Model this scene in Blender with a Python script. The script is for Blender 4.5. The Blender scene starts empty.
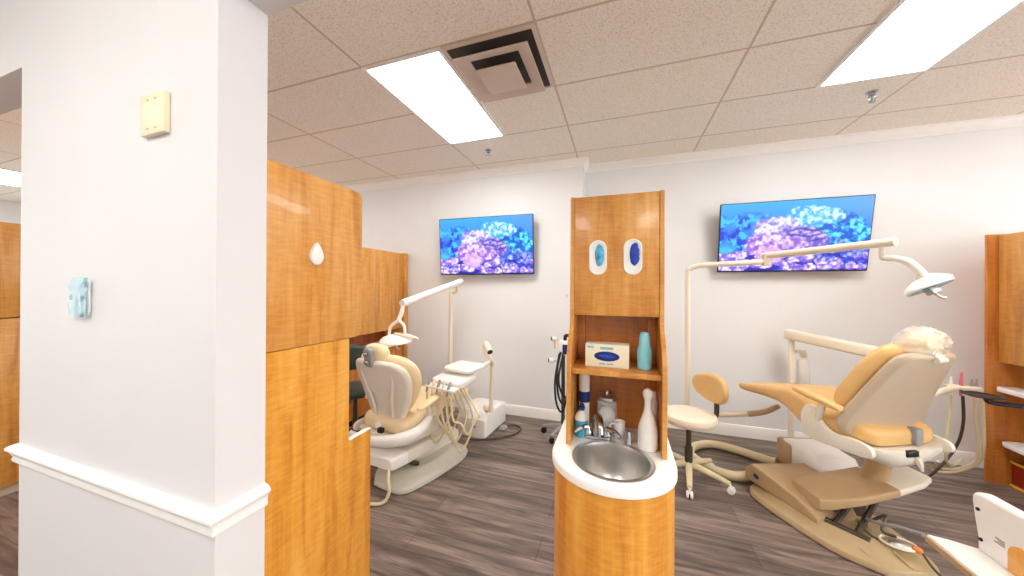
import bpy, bmesh, math, random
import numpy as np
from mathutils import Vector, Matrix, noise
random.seed(7)
PI = math.pi
SC = bpy.context.scene
COL = SC.collection
EYE = 1.56
CEIL = 3.065

# ------------------------------------------------------------------ materials
def s2l(c):
    return tuple(((v / 255.0) / 12.92 if v <= 10 else (((v / 255.0) + .055) / 1.055) ** 2.4) for v in c)

def new_mat(name):
    m = bpy.data.materials.new(name); m.use_nodes = True
    nt = m.node_tree
    b = nt.nodes['Principled BSDF']
    return m, nt, b

def N(nt, t, **kw):
    n = nt.nodes.new(t)
    for k, v in kw.items():
        if k.startswith('i_'):
            n.inputs[k[2:].replace('_', ' ')].default_value = v
        else:
            setattr(n, k, v)
    return n

def plain(name, rgb, rough=.45, metal=0, var=.04, scale=14, bump=0.0, trans=0, alpha=1, coat=0, ior=1.45, sheen=0):
    """a plain finish with faint mottling"""
    m, nt, b = new_mat(name)
    c = s2l(rgb)
    tc = N(nt, 'ShaderNodeTexCoord')
    nz = N(nt, 'ShaderNodeTexNoise', i_Scale=scale, i_Detail=4.0)
    nt.links.new(tc.outputs['Object'], nz.inputs['Vector'])
    rp = N(nt, 'ShaderNodeValToRGB')
    rp.color_ramp.elements[0].position = .3; rp.color_ramp.elements[1].position = .7
    rp.color_ramp.elements[0].color = (*[max(0, v * (1 - var)) for v in c], 1)
    rp.color_ramp.elements[1].color = (*[min(1, v * (1 + var)) for v in c], 1)
    nt.links.new(nz.outputs['Fac'], rp.inputs['Fac'])
    nt.links.new(rp.outputs['Color'], b.inputs['Base Color'])
    b.inputs['Roughness'].default_value = rough
    b.inputs['Metallic'].default_value = metal
    b.inputs['IOR'].default_value = ior
    if trans: b.inputs['Transmission Weight'].default_value = trans
    if alpha < 1: b.inputs['Alpha'].default_value = alpha
    if coat: b.inputs['Coat Weight'].default_value = coat
    if bump:
        bp = N(nt, 'ShaderNodeBump', i_Strength=bump, i_Distance=.01)
        nz2 = N(nt, 'ShaderNodeTexNoise', i_Scale=scale * 6, i_Detail=5.0)
        nt.links.new(tc.outputs['Object'], nz2.inputs['Vector'])
        nt.links.new(nz2.outputs['Fac'], bp.inputs['Height'])
        nt.links.new(bp.outputs['Normal'], b.inputs['Normal'])
    return m

def wood(name, dark, mid, light, rough=.32, seed=0.0):
    """honey veneer: vertical flame grain with cross-grain ripple"""
    m, nt, b = new_mat(name)
    tc = N(nt, 'ShaderNodeTexCoord')
    mp = N(nt, 'ShaderNodeMapping'); mp.inputs['Scale'].default_value = (9, 9, .9); mp.inputs['Location'].default_value = (seed, seed * 1.7, seed * .6)
    nt.links.new(tc.outputs['Object'], mp.inputs['Vector'])
    n1 = N(nt, 'ShaderNodeTexNoise', i_Scale=1.6, i_Detail=5.0, i_Distortion=.8)
    nt.links.new(mp.outputs['Vector'], n1.inputs['Vector'])
    mp2 = N(nt, 'ShaderNodeMapping'); mp2.inputs['Scale'].default_value = (13, 13, 70); mp2.inputs['Location'].default_value = (seed, 0, 3)
    nt.links.new(tc.outputs['Object'], mp2.inputs['Vector'])
    n2 = N(nt, 'ShaderNodeTexNoise', i_Scale=1.0, i_Detail=3.0, i_Distortion=.7)
    nt.links.new(mp2.outputs['Vector'], n2.inputs['Vector'])
    mp3 = N(nt, 'ShaderNodeMapping'); mp3.inputs['Scale'].default_value = (120, 120, 5)
    nt.links.new(tc.outputs['Object'], mp3.inputs['Vector'])
    n3 = N(nt, 'ShaderNodeTexNoise', i_Scale=1.0, i_Detail=2.0)
    nt.links.new(mp3.outputs['Vector'], n3.inputs['Vector'])
    a = N(nt, 'ShaderNodeMath', operation='MULTIPLY_ADD'); a.inputs[1].default_value = .62
    nt.links.new(n1.outputs['Fac'], a.inputs[0])
    c2 = N(nt, 'ShaderNodeMath', operation='MULTIPLY'); c2.inputs[1].default_value = .25
    nt.links.new(n2.outputs['Fac'], c2.inputs[0]); nt.links.new(c2.outputs[0], a.inputs[2])
    a2 = N(nt, 'ShaderNodeMath', operation='MULTIPLY_ADD'); a2.inputs[1].default_value = .14
    nt.links.new(n3.outputs['Fac'], a2.inputs[0]); nt.links.new(a.outputs[0], a2.inputs[2])
    rp = N(nt, 'ShaderNodeValToRGB')
    e = rp.color_ramp.elements
    e[0].position = .34; e[0].color = (*s2l(dark), 1)
    e[1].position = .68; e[1].color = (*s2l(light), 1)
    k = e.new(.5); k.color = (*s2l(mid), 1)
    nt.links.new(a2.outputs[0], rp.inputs['Fac'])
    nt.links.new(rp.outputs['Color'], b.inputs['Base Color'])
    b.inputs['Roughness'].default_value = rough
    b.inputs['Coat Weight'].default_value = .15
    return m

def emis(name, rgb, strength):
    m, nt, b = new_mat(name)
    b.inputs['Base Color'].default_value = (.9, .9, .9, 1)
    b.inputs['Emission Color'].default_value = (*s2l(rgb), 1)
    b.inputs['Emission Strength'].default_value = strength
    return m

def floor_mat():
    m, nt, b = new_mat('vinyl_plank')
    tc = N(nt, 'ShaderNodeTexCoord')
    br = N(nt, 'ShaderNodeTexBrick', offset=.37, offset_frequency=2)
    br.inputs['Scale'].default_value = 1.0
    br.inputs['Brick Width'].default_value = 1.22; br.inputs['Row Height'].default_value = .18
    br.inputs['Mortar Size'].default_value = .0016; br.inputs['Mortar Smooth'].default_value = .3
    br.inputs['Color1'].default_value = (.2, .2, .2, 1); br.inputs['Color2'].default_value = (.9, .9, .9, 1)
    br.inputs['Mortar'].default_value = (.0, .0, .0, 1); br.inputs['Bias'].default_value = 0
    nt.links.new(tc.outputs['Object'], br.inputs['Vector'])
    mp = N(nt, 'ShaderNodeMapping'); mp.inputs['Scale'].default_value = (1.1, 13, 1)
    nt.links.new(tc.outputs['Object'], mp.inputs['Vector'])
    n1 = N(nt, 'ShaderNodeTexNoise', i_Scale=1.5, i_Detail=6.0, i_Distortion=.9, i_Roughness=.62)
    nt.links.new(mp.outputs['Vector'], n1.inputs['Vector'])
    mx = N(nt, 'ShaderNodeMath', operation='MULTIPLY_ADD'); mx.inputs[1].default_value = .16
    nt.links.new(br.outputs['Color'], mx.inputs[0]); nt.links.new(n1.outputs['Fac'], mx.inputs[2])
    rp = N(nt, 'ShaderNodeValToRGB'); e = rp.color_ramp.elements
    e[0].position = .36; e[0].color = (*s2l((66, 54, 48)), 1)
    e[1].position = .80; e[1].color = (*s2l((158, 142, 131)), 1)
    k = e.new(.56); k.color = (*s2l((110, 95, 87)), 1)
    nt.links.new(mx.outputs[0], rp.inputs['Fac'])
    mm = N(nt, 'ShaderNodeMix', data_type='RGBA')
    mm.inputs['B'].default_value = (*s2l((52, 42, 38)), 1)
    nt.links.new(br.outputs['Fac'], mm.inputs['Factor']); nt.links.new(rp.outputs['Color'], mm.inputs['A'])
    nt.links.new(mm.outputs['Result'], b.inputs['Base Color'])
    b.inputs['Roughness'].default_value = .42
    return m

def ceiling_mat():
    """mineral-fibre lay-in tiles, 4 ft x 2 ft, worm-hole fissures, thin T-bar joints"""
    m, nt, b = new_mat('ceiling_tile')
    tc = N(nt, 'ShaderNodeTexCoord')
    sp = N(nt, 'ShaderNodeSeparateXYZ'); nt.links.new(tc.outputs['Object'], sp.inputs[0])
    def line(sock, off, step, half):
        a = N(nt, 'ShaderNodeMath', operation='SUBTRACT'); a.inputs[1].default_value = off
        nt.links.new(sock, a.inputs[0])
        w = N(nt, 'ShaderNodeMath', operation='PINGPONG'); w.inputs[1].default_value = step / 2
        nt.links.new(a.outputs[0], w.inputs[0])
        c = N(nt, 'ShaderNodeMath', operation='LESS_THAN'); c.inputs[1].default_value = half
        nt.links.new(w.outputs[0], c.inputs[0])
        return c.outputs[0]
    lx = line(sp.outputs['X'], -1.679, 1.2192, .008)
    ly = line(sp.outputs['Y'], 1.754, .6096, .008)
    mx = N(nt, 'ShaderNodeMath', operation='MAXIMUM'); nt.links.new(lx, mx.inputs[0]); nt.links.new(ly, mx.inputs[1])
    nz = N(nt, 'ShaderNodeTexNoise', i_Scale=95.0, i_Detail=3.0, i_Roughness=.6, i_Distortion=.6)
    nt.links.new(tc.outputs['Object'], nz.inputs['Vector'])
    rp = N(nt, 'ShaderNodeValToRGB'); e = rp.color_ramp.elements
    e[0].position = .30; e[0].color = (*s2l((216, 205, 188)), 1)
    e[1].position = .52; e[1].color = (*s2l((247, 242, 230)), 1)
    nt.links.new(nz.outputs['Fac'], rp.inputs['Fac'])
    mm = N(nt, 'ShaderNodeMix', data_type='RGBA'); mm.inputs['B'].default_value = (*s2l((206, 192, 172)), 1)
    nt.links.new(mx.outputs[0], mm.inputs['Factor']); nt.links.new(rp.outputs['Color'], mm.inputs['A'])
    nt.links.new(mm.outputs['Result'], b.inputs['Base Color'])
    b.inputs['Roughness'].default_value = .9
    bp = N(nt, 'ShaderNodeBump', i_Strength=.35, i_Distance=.004)
    nt.links.new(nz.outputs['Fac'], bp.inputs['Height']); nt.links.new(bp.outputs['Normal'], b.inputs['Normal'])
    return m

M = {}
M['wall'] = plain('wall_paint', (235, 237, 239), .7, var=.01, scale=3)
M['pillar'] = plain('pillar_paint', (224, 223, 224), .65, var=.01, scale=3)
M['white_trim'] = plain('white_gloss_trim', (250, 249, 247), .35, var=.01)
M['ceiling'] = ceiling_mat()
M['floor'] = floor_mat()
M['wood'] = wood('honey_maple_veneer', (180, 112, 46), (211, 147, 67), (228, 172, 98))
M['wood_gold'] = wood('golden_maple_veneer', (204, 128, 42), (230, 160, 62), (244, 186, 92), seed=3.1)
M['wood_mid'] = wood('amber_maple_veneer', (164, 92, 34), (194, 118, 46), (212, 140, 66), seed=5.3)
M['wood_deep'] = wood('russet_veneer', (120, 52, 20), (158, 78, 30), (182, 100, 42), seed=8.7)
M['counter'] = plain('white_solid_surface', (244, 243, 240), .3, var=.02, scale=60)
M['basin_steel'] = plain('satin_basin_steel', (206, 204, 200), .3, metal=.9, var=.1, scale=9)
M['steel'] = plain('brushed_steel', (206, 205, 203), .36, metal=1, var=.08, scale=9)
M['chrome'] = plain('chrome', (180, 184, 190), .12, metal=1, var=.03)
M['dark_metal'] = plain('dark_metal', (92, 82, 74), .4, metal=.7, var=.1)
M['black'] = plain('black_plastic', (22, 22, 26), .35, var=.1)
M['navy'] = plain('navy_plastic', (22, 26, 48), .35, var=.1)
M['grey'] = plain('grey_plastic', (150, 150, 152), .45)
M['white'] = plain('white_plastic', (242, 240, 236), .35, var=.015)
M['cream'] = plain('cream_enamel', (236, 226, 206), .33, var=.02)
M['cream_dark'] = plain('warm_cream_plastic', (222, 208, 184), .4, var=.02)
M['shell'] = plain('beige_shell', (196, 178, 154), .38, var=.02)
M['shell_light'] = plain('pale_beige_shell', (232, 226, 212), .36, var=.02)
M['tan'] = plain('tan_cover', (188, 158, 118), .42, var=.03)
M['base_tan'] = plain('olive_tan_base', (190, 166, 128), .45, var=.04)
M['base_grey'] = plain('pale_grey_base', (206, 204, 190), .45, var=.03)
M['vinyl'] = plain('tan_vinyl', (226, 184, 120), .42, var=.05, scale=8, bump=.04)
M['vinyl_light'] = plain('cream_vinyl', (238, 216, 174), .42, var=.04, scale=8, bump=.04)
M['seat_cream'] = plain('cream_seat_vinyl', (238, 226, 204), .4, var=.03, scale=8)
M['seat_dark'] = plain('dark_green_vinyl', (58, 72, 70), .45, var=.08)
M['hose'] = plain('cream_hose', (222, 208, 170), .45, var=.03)
M['pink'] = plain('pink_plastic', (220, 120, 130), .4)
M['orange'] = plain('orange_plastic', (224, 130, 70), .4)
M['ivory'] = plain('ivory_plate', (236, 226, 192), .4, var=.02)
M['blue_film'] = plain('blue_film', (120, 190, 210), .2, var=.1, scale=40, alpha=.6)
M['blue'] = plain('blue_glove', (26, 60, 170), .45, var=.25, scale=30)
M['sky_blue'] = plain('light_blue_glove', (84, 168, 208), .5, var=.35, scale=40)
M['dark_blue'] = plain('dark_blue_print', (24, 44, 112), .5, var=.2)
M['pale_blue'] = plain('pale_blue_print', (140, 190, 215), .5)
M['carton'] = plain('carton_cream', (240, 232, 204), .55, var=.02)
M['teal'] = plain('teal_plastic', (140, 215, 230), .4, var=.04)
M['teal_liquid'] = plain('turquoise_liquid', (60, 168, 204), .15, var=.05, coat=.4)
M['glass'] = plain('clear_glass', (240, 245, 245), .03, var=0, alpha=.22, coat=1)
M['clear_wrap'] = plain('clear_plastic_wrap', (246, 240, 228), .12, var=.02, alpha=.38, coat=1)
M['cotton'] = plain('cotton_white', (248, 246, 242), .8, var=.02)
M['tv_edge'] = plain('tv_bezel', (34, 34, 46), .3)
M['red'] = plain('red_lacquer', (150, 40, 22), .4, var=.1)
M['yellow'] = plain('yellow_trim', (240, 180, 60), .4)
M['vent'] = plain('vent_enamel', (214, 198, 182), .5, var=.02)
M['vent_dark'] = plain('vent_throat_shade', (70, 62, 58), .7)
M['diffuser'] = emis('lamp_diffuser', (255, 252, 246), 10.0)
M['light_lens'] = plain('blue_reflector', (150, 198, 212), .2, var=.08, coat=.3)

# ------------------------------------------------------------------ mesh helpers
def BM(): return bmesh.new()

def box(bm, x0, x1, y0, y1, z0, z1, bev=0.0, seg=2):
    r = bmesh.ops.create_cube(bm, size=1.0)
    vs = r['verts']
    for v in vs:
        v.co = Vector(((x0 + x1) / 2 + v.co.x * (x1 - x0), (y0 + y1) / 2 + v.co.y * (y1 - y0), (z0 + z1) / 2 + v.co.z * (z1 - z0)))
    if bev > 0:
        es = {e for v in vs for e in v.link_edges}
        bmesh.ops.bevel(bm, geom=list(es), offset=bev, segments=seg, affect='EDGES', profile=.5)
    return bm

def ring_loft(bm, rings, cap=True):
    vr = [[bm.verts.new(p) for p in r] for r in rings]
    n = len(vr[0])
    for a, b in zip(vr, vr[1:]):
        for i in range(n):
            j = (i + 1) % n
            bm.faces.new((a[i], a[j], b[j], b[i]))
    if cap:
        bm.faces.new(list(reversed(vr[0]))); bm.faces.new(vr[-1])
    return vr

def prism(bm, poly, axis, a0, a1, bev=0.0, seg=2):
    """extrude a 2-D polygon along axis; poly coordinates are the other two axes in xyz order"""
    def P(p, a):
        return {'x': Vector((a, p[0], p[1])), 'y': Vector((p[0], a, p[1])), 'z': Vector((p[0], p[1], a))}[axis]
    before = set(bm.verts)
    v0 = [bm.verts.new(P(p, a0)) for p in poly]; v1 = [bm.verts.new(P(p, a1)) for p in poly]
    n = len(poly); fs = []
    for i in range(n):
        j = (i + 1) % n
        fs.append(bm.faces.new((v0[i], v0[j], v1[j], v1[i])))
    fs.append(bm.faces.new(list(reversed(v0)))); fs.append(bm.faces.new(v1))
    bmesh.ops.recalc_face_normals(bm, faces=fs)
    if bev > 0:
        es = {e for f in fs[-2:] for e in f.edges}
        bmesh.ops.bevel(bm, geom=list(es), offset=bev, segments=seg, affect='EDGES', profile=.5)
    return bm

def catmull(pts, n=8):
    pts = [Vector(p) for p in pts]
    if len(pts) < 3: return pts
    q = [pts[0] * 2 - pts[1]] + pts + [pts[-1] * 2 - pts[-2]]
    out = []
    for i in range(1, len(q) - 2):
        for k in range(n):
            t = k / n
            a, b, c, d = q[i - 1], q[i], q[i + 1], q[i + 2]
            out.append(.5 * ((2 * b) + (c - a) * t + (2 * a - 5 * b + 4 * c - d) * t * t + (3 * b - a - 3 * c + d) * t ** 3))
    out.append(pts[-1])
    return out

def tube(bm, pts, r, seg=10, smooth=True, n=8, flat=1.0):
    """sweep a circle (or ellipse) along pts; r may be a list matching the control points"""
    P = catmull(pts, n) if smooth and len(pts) > 2 else [Vector(p) for p in pts]
    if isinstance(r, (list, tuple)):
        R = [r[min(len(r) - 1, int(i / max(1, len(P) - 1) * (len(r) - 1)))] * (1 - ((i / max(1, len(P) - 1) * (len(r) - 1)) % 1)) +
             r[min(len(r) - 1, int(i / max(1, len(P) - 1) * (len(r) - 1)) + 1)] * ((i / max(1, len(P) - 1) * (len(r) - 1)) % 1) for i in range(len(P))]
    else:
        R = [r] * len(P)
    up = Vector((0, 0, 1)); rings = []
    prev = None
    for i, p in enumerate(P):
        t = (P[min(i + 1, len(P) - 1)] - P[max(i - 1, 0)]).normalized()
        if prev is None:
            a = t.orthogonal().normalized() if abs(t.dot(up)) > .95 else t.cross(up).normalized()
        else:
            a = (prev - t * prev.dot(t)).normalized()
        prev = a
        b = t.cross(a)
        rings.append([p + (a * math.cos(2 * PI * k / seg) + b * math.sin(2 * PI * k / seg) * flat) * R[i] for k in range(seg)])
    ring_loft(bm, rings)
    return bm

def lathe(bm, prof, cx=0, cy=0, seg=28, sx=1, sy=1):
    rings = [[Vector((cx + r * sx * math.cos(2 * PI * k / seg), cy + r * sy * math.sin(2 * PI * k / seg), z)) for k in range(seg)] for r, z in prof]
    ring_loft(bm, rings)
    return bm

def ell(bm, c, rad, rot=None, u=24, v=14, power=1.0):
    """ellipsoid / superellipsoid blob"""
    R = rot or Matrix.Identity(3)
    def sp(x): return math.copysign(abs(x) ** power, x)
    rings = []
    for i in range(1, v):
        ph = -PI / 2 + PI * i / v
        rings.append([Vector(c) + R @ Vector((rad[0] * sp(math.cos(ph)) * sp(math.cos(2 * PI * k / u)), rad[1] * sp(math.cos(ph)) * sp(math.sin(2 * PI * k / u)), rad[2] * sp(math.sin(ph)))) for k in range(u)])
    ring_loft(bm, rings)
    return bm

def rrect(w, h, r, n=5):
    """rounded rectangle outline, centred"""
    pts = []
    r = min(r, w / 2 - 1e-4, h / 2 - 1e-4)
    for cx, cy, a0 in ((w / 2 - r, h / 2 - r, 0), (-w / 2 + r, h / 2 - r, 90), (-w / 2 + r, -h / 2 + r, 180), (w / 2 - r, -h / 2 + r, 270)):
        for k in range(n + 1):
            a = math.radians(a0 + 90 * k / n)
            pts.append((cx + r * math.cos(a), cy + r * math.sin(a)))
    return pts

def xform(bm, mat):
    bmesh.ops.transform(bm, matrix=mat, verts=bm.verts[:])
    return bm

def obj(name, bm, m, parent=None, world=True, ang=35):
    """link bm as ONE mesh object; with world=True its coordinates are world ones"""
    bmesh.ops.recalc_face_normals(bm, faces=bm.faces[:])
    me = bpy.data.meshes.new(name)
    if parent is not None and world:
        r = parent
        while r.parent is not None: r = r.parent
        bmesh.ops.transform(bm, matrix=(Matrix.Translation(r.location) @ Matrix.Rotation(r.rotation_euler.z, 4, 'Z')).inverted(), verts=bm.verts[:])
    bm.to_mesh(me); bm.free()
    for p in me.polygons: p.use_smooth = True
    me.set_sharp_from_angle(angle=math.radians(ang))
    me.materials.append(M[m] if isinstance(m, str) else m)
    o = bpy.data.objects.new(name, me); COL.objects.link(o)
    if parent is not None: o.parent = parent
    return o

def tag(o, label=None, cat=None, group=None, kind=None):
    if label: o['label'] = label
    if cat: o['category'] = cat
    if group: o['group'] = group
    if kind: o['kind'] = kind
    return o

def thing(name, label, cat, loc=(0, 0, 0), rotz=0.0, group=None):
    o = bpy.data.objects.new(name, None); COL.objects.link(o)
    o.empty_display_size = .1
    o.location = loc; o.rotation_euler = (0, 0, rotz)
    return tag(o, label, cat, group)

def struct(name, bm, m, parent=None, label=None):
    o = obj(name, bm, m, parent, world=parent is not None)
    if parent is None: o['kind'] = 'structure'
    if label: o['label'] = label
    return o

# ------------------------------------------------------------------ the room
XL, XR, YB, YBL, XJ, YF = -10.3, 6.2, 4.02, 3.79, -.408, -3.2
b = BM(); box(b, XL, XR, YF, YB + .15, -.06, 0); struct('floor', b, 'floor', label='dark grey brown wood plank floor')
b = BM(); box(b, XL, XR, YF, YB + .15, CEIL, CEIL + .06); struct('ceiling', b, 'ceiling', label='beige speckled lay-in tile ceiling')
b = BM(); box(b, XJ, XR, YB, YB + .15, 0, CEIL); struct('wall_back', b, 'wall', label='white back wall behind the wider television')
b = BM(); box(b, XL, XJ, YBL, YB + .15, 0, CEIL); struct('wall_jog', b, 'wall', label='white wall stepping forward behind the smaller television')
b = BM(); box(b, XL - .15, XL, YF, 1.2, 0, .5); box(b, XL - .15, XL, YF, 1.2, 2.9, CEIL); box(b, XL - .15, XL, 1.2, YB + .15, 0, CEIL); struct('wall_left', b, 'wall', label='far white wall beyond the left opening')  # gap towards the viewer's end is added, to let world light reach the ceiling
b = BM(); box(b, XR, XR + .15, YF, YB + .15, 0, .5); box(b, XR, XR + .15, YF, YB + .15, 2.9, CEIL); box(b, XR, XR + .15, 2.4, YB + .15, .5, 2.9); struct('wall_right', b, 'wall', label='white side wall with an added unseen opening that lets in daylight')  # unseen opening added so side light brightens the ceiling
b = BM(); box(b, XL, XR, YF - .15, YF, 0, CEIL); struct('wall_front', b, 'wall', label='white wall behind the viewer')
# pillar (end of a stud wall) with the header that crosses both openings
PX0, PX1, PY0, PY1, HZ = -2.305, -1.096, .607, .744, 2.449
b = BM(); box(b, PX0, PX1, PY0, PY1, 0, HZ); struct('wall_pillar', b, 'pillar', label='white wall stub between the two openings')
b = BM(); box(b, XL, XR, PY0, PY1, HZ, CEIL); struct('wall_header', b, 'pillar', label='white header over both openings')
# crown moulding and skirting
def molding(name, path, prof, m, label):
    """sweep profile (out, z) along a polyline of (x, y) wall points; the room lies to the right of the path"""
    bm = BM(); rings = []
    n = len(path)
    for i, p in enumerate(path):
        p = Vector((p[0], p[1]))
        d0 = (p - Vector(path[i - 1])).normalized() if i else None
        d1 = (Vector(path[i + 1]) - p).normalized() if i < n - 1 else None
        if d0 is None: d0 = d1
        if d1 is None: d1 = d0
        n0 = Vector((d0.y, -d0.x)); n1 = Vector((d1.y, -d1.x))
        mm = (n0 + n1); k = 2.0 / mm.dot(mm) if mm.length > 1e-6 else 1
        mm = mm * k
        rings.append([Vector((p.x + mm.x * o, p.y + mm.y * o, z)) for o, z in prof])
    ring_loft(bm, rings)
    return struct(name, bm, m, label=label)
CR = [(0, CEIL), (.065, CEIL), (.065, CEIL - .014), (.052, CEIL - .02), (.04, CEIL - .045), (.022, CEIL - .062), (.014, CEIL - .07), (.014, CEIL - .085), (0, CEIL - .085)]
BB = [(0, 0), (.016, 0), (.016, .095), (.012, .108), (.008, .12), (0, .122)]
molding('trim_1', [(XL, YBL), (XJ, YBL), (XJ, YB), (XR, YB)], CR, 'white_trim', 'white crown moulding where back wall meets ceiling')
molding('baseboard_back', [(XL, YBL), (XJ, YBL), (XJ, YB), (XR, YB)], BB, 'white_trim', 'white skirting along the back wall')
CH = [(0, .852), (.012, .852), (.015, .86), (.012, .872), (.016, .884), (.021, .894), (.027, .9), (.027, .908), (.020, .916), (.008, .922), (0, .922)]
molding('trim_2', [(PX0, PY1), (PX0, PY0), (PX1, PY0), (PX1, PY1)], CH, 'white_trim', 'white chair rail wrapping the wall stub')
molding('baseboard_pillar', [(PX0, PY1), (PX0, PY0), (PX1, PY0), (PX1, PY1)], BB, 'white_trim', 'white skirting around the wall stub')

# ------------------------------------------------------------------ ceiling fittings
def ceiling_light(x0, x1, y0, y1, label, group='ceiling light panels'):
    t = thing('ceiling_light', label, 'ceiling light', ((x0 + x1) / 2, (y0 + y1) / 2, CEIL), 0, group)
    f = BM(); z0, z1 = CEIL - .012, CEIL - .0005; w = .024
    box(f, x0, x1, y0, y0 + w, z0, z1); box(f, x0, x1, y1 - w, y1, z0, z1)
    box(f, x0, x0 + w, y0 + w, y1 - w, z0, z1); box(f, x1 - w, x1, y0 + w, y1 - w, z0, z1)
    obj('frame', f, 'white', t)
    d = BM(); box(d, x0 + w, x1 - w, y0 + w, y1 - w, CEIL - .008, CEIL - .001); obj('diffuser', d, 'diffuser', t)
U0, V0, S2 = -1.679, 1.754, .6096
def slot(u, v): return (U0 + u * S2, U0 + (u + 1) * S2, V0 + v * S2, V0 + (v + 2) * S2)
ceiling_light(*slot(0, 0), 'glowing rectangular ceiling light beside the square air vent')
ceiling_light(*slot(5, 0), 'glowing rectangular ceiling light above the raised tan dental chair')
ceiling_light(-8.6, -7.5, 1.3, 2.25, 'glowing ceiling light of the far room seen through the left opening')
for x, y in ((-1.68, -1.6), (.8, -1.6), (-4.2, -1.6), (3.2, -1.6), (-5.3, 1.75), (4.4, 1.754)):  # unseen panels added to light the room
    ceiling_light(x, x + .61, y, y + 1.22, 'added rectangular ceiling light outside the view that brightens the room', 'added ceiling lights outside the view')

x0, x1, y0, y1 = U0 + S2, U0 + 2 * S2, V0, V0 + S2
cx, cy = (x0 + x1) / 2, (y0 + y1) / 2
t = thing('air_vent', 'square stepped beige air vent on the ceiling', 'air vent', (cx, cy, CEIL))
def square_ring(bm, o0, z0, o1, z1, th):
    """square collar sloping from half-size o0 at z0 out to o1 at z1"""
    def sq(o, z): return [Vector((cx + sx * o, cy + sy * o, z)) for sx, sy in ((-1, -1), (1, -1), (1, 1), (-1, 1))]
    ring_loft(bm, [sq(o0, z0), sq(o1, z1), sq(o1, z1 + th), sq(o0, z0 + th), sq(o0, z0)], cap=False)
b = BM(); square_ring(b, .278, CEIL - .014, .302, CEIL - .006, .005); obj('flange', b, 'vent', t)
b = BM(); box(b, cx - .28, cx + .28, cy - .28, cy + .28, CEIL - .004, CEIL - .001); obj('throat_shade_plate', b, 'vent_dark', t)  # flat plate; the shade inside the duct is put into its dark colour
b = BM(); square_ring(b, .165, CEIL - .034, .245, CEIL - .062, .010); obj('louver', b, 'vent', t)
b = BM(); box(b, cx - .135, cx + .135, cy - .135, cy + .135, CEIL - .084, CEIL - .072, .004); obj('center_plate', b, 'vent', t)
b = BM(); box(b, cx - .03, cx + .03, cy - .03, cy + .03, CEIL - .072, CEIL - .004); box(b, cx - .2, cx + .2, cy - .008, cy + .008, CEIL - .03, CEIL - .02); obj('bracket', b, 'vent_dark', t)

def sprinkler(x, y, label):
    t = thing('fire_sprinkler', label, 'sprinkler', (x, y, CEIL), 0, 'fire sprinklers')
    b = BM(); lathe(b, [(.036, CEIL - .001), (.036, CEIL - .006), (.02, CEIL - .012), (.02, CEIL - .03), (.012, CEIL - .034)], x, y, 20); obj('escutcheon', b, 'chrome', t)
    b = BM()
    tube(b, [(x - .012, y, CEIL - .03), (x - .02, y, CEIL - .05), (x - .006, y, CEIL - .075)], .004, 8)
    tube(b, [(x + .012, y, CEIL - .03), (x + .02, y, CEIL - .05), (x + .006, y, CEIL - .075)], .004, 8)
    tube(b, [(x, y, CEIL - .03), (x, y, CEIL - .075)], .004, 8)
    obj('frame_arms', b, 'chrome', t)
    b = BM(); lathe(b, [(.004, CEIL - .072), (.02, CEIL - .076), (.02, CEIL - .079), (.004, CEIL - .082)], x, y, 16); obj('deflector', b, 'chrome', t)
sprinkler(-1.363, 3.234, 'small metal sprinkler head behind the light near the vent')
sprinkler(1.81, 3.177, 'small metal sprinkler head behind the light over the raised chair')

# ------------------------------------------------------------------ wall fittings
t = thing('blank_switch_plate', 'ivory blank cover plate high on the white wall stub', 'wall plate', (-1.378, PY0, 2.09))
b = BM(); box(b, -1.44, -1.316, PY0 - .016, PY0 - .0005, 2.034, 2.16, .003); obj('plate', b, 'ivory', t)
for dx, dz in ((-.02, .045), (.02, .045), (-.02, -.045), (.02, -.045)):
    b = BM(); xform(lathe(b, [(.0035, 0), (.0035, .002)], 0, 0, 10), Matrix.Translation((-1.378 + dx, PY0 - .016, 2.097 + dz)) @ Matrix.Rotation(PI / 2, 4, 'X')); obj('screw', b, 'shell', t)

t = thing('light_switch', 'light switch under crinkled blue film on the white wall stub', 'light switch', (-1.805, PY0, 1.52))
b = BM(); box(b, -1.84, -1.765, PY0 - .007, PY0 - .0005, 1.46, 1.58, .003); obj('plate', b, 'white', t)
b = BM(); box(b, -1.822, -1.783, PY0 - .013, PY0 - .0065, 1.478, 1.562, .003); obj('rocker', b, 'white', t)
b = BM()
rings = []
g = 9
vv = [[None] * g for _ in range(g)]
for i in range(g):
    for j in range(g):
        u, v = i / (g - 1), j / (g - 1)
        px = -1.876 + .125 * u - .012 * (1 - v) * (u - .5); pz = 1.452 + .138 * v - .02 * (u < .15) * v
        vv[i][j] = b.verts.new((px, PY0 - .016 - .006 * noise.noise(Vector((i * .9, j * .9, 3))), pz))
for i in range(g - 1):
    for j in range(g - 1): b.faces.new((vv[i][j], vv[i + 1][j], vv[i + 1][j + 1], vv[i][j + 1]))
bmesh.ops.solidify(b, geom=b.faces[:], thickness=.0012)
obj('film', b, 'blue_film', t, ang=20)

t = thing('wall_outlet', 'ivory wall outlet on the wall beside the back corner cabinet', 'outlet', (-2.72, YBL, .383))
b = BM(); box(b, -2.76, -2.68, YBL - .007, YBL - .0005, .325, .44, .003); obj('plate', b, 'ivory', t)
for dz in (.022, -.022):
    b = BM(); box(b, -2.737, -2.703, YBL - .011, YBL - .006, .383 + dz - .016, .383 + dz + .016, .004); obj('socket', b, 'cream', t)

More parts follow.
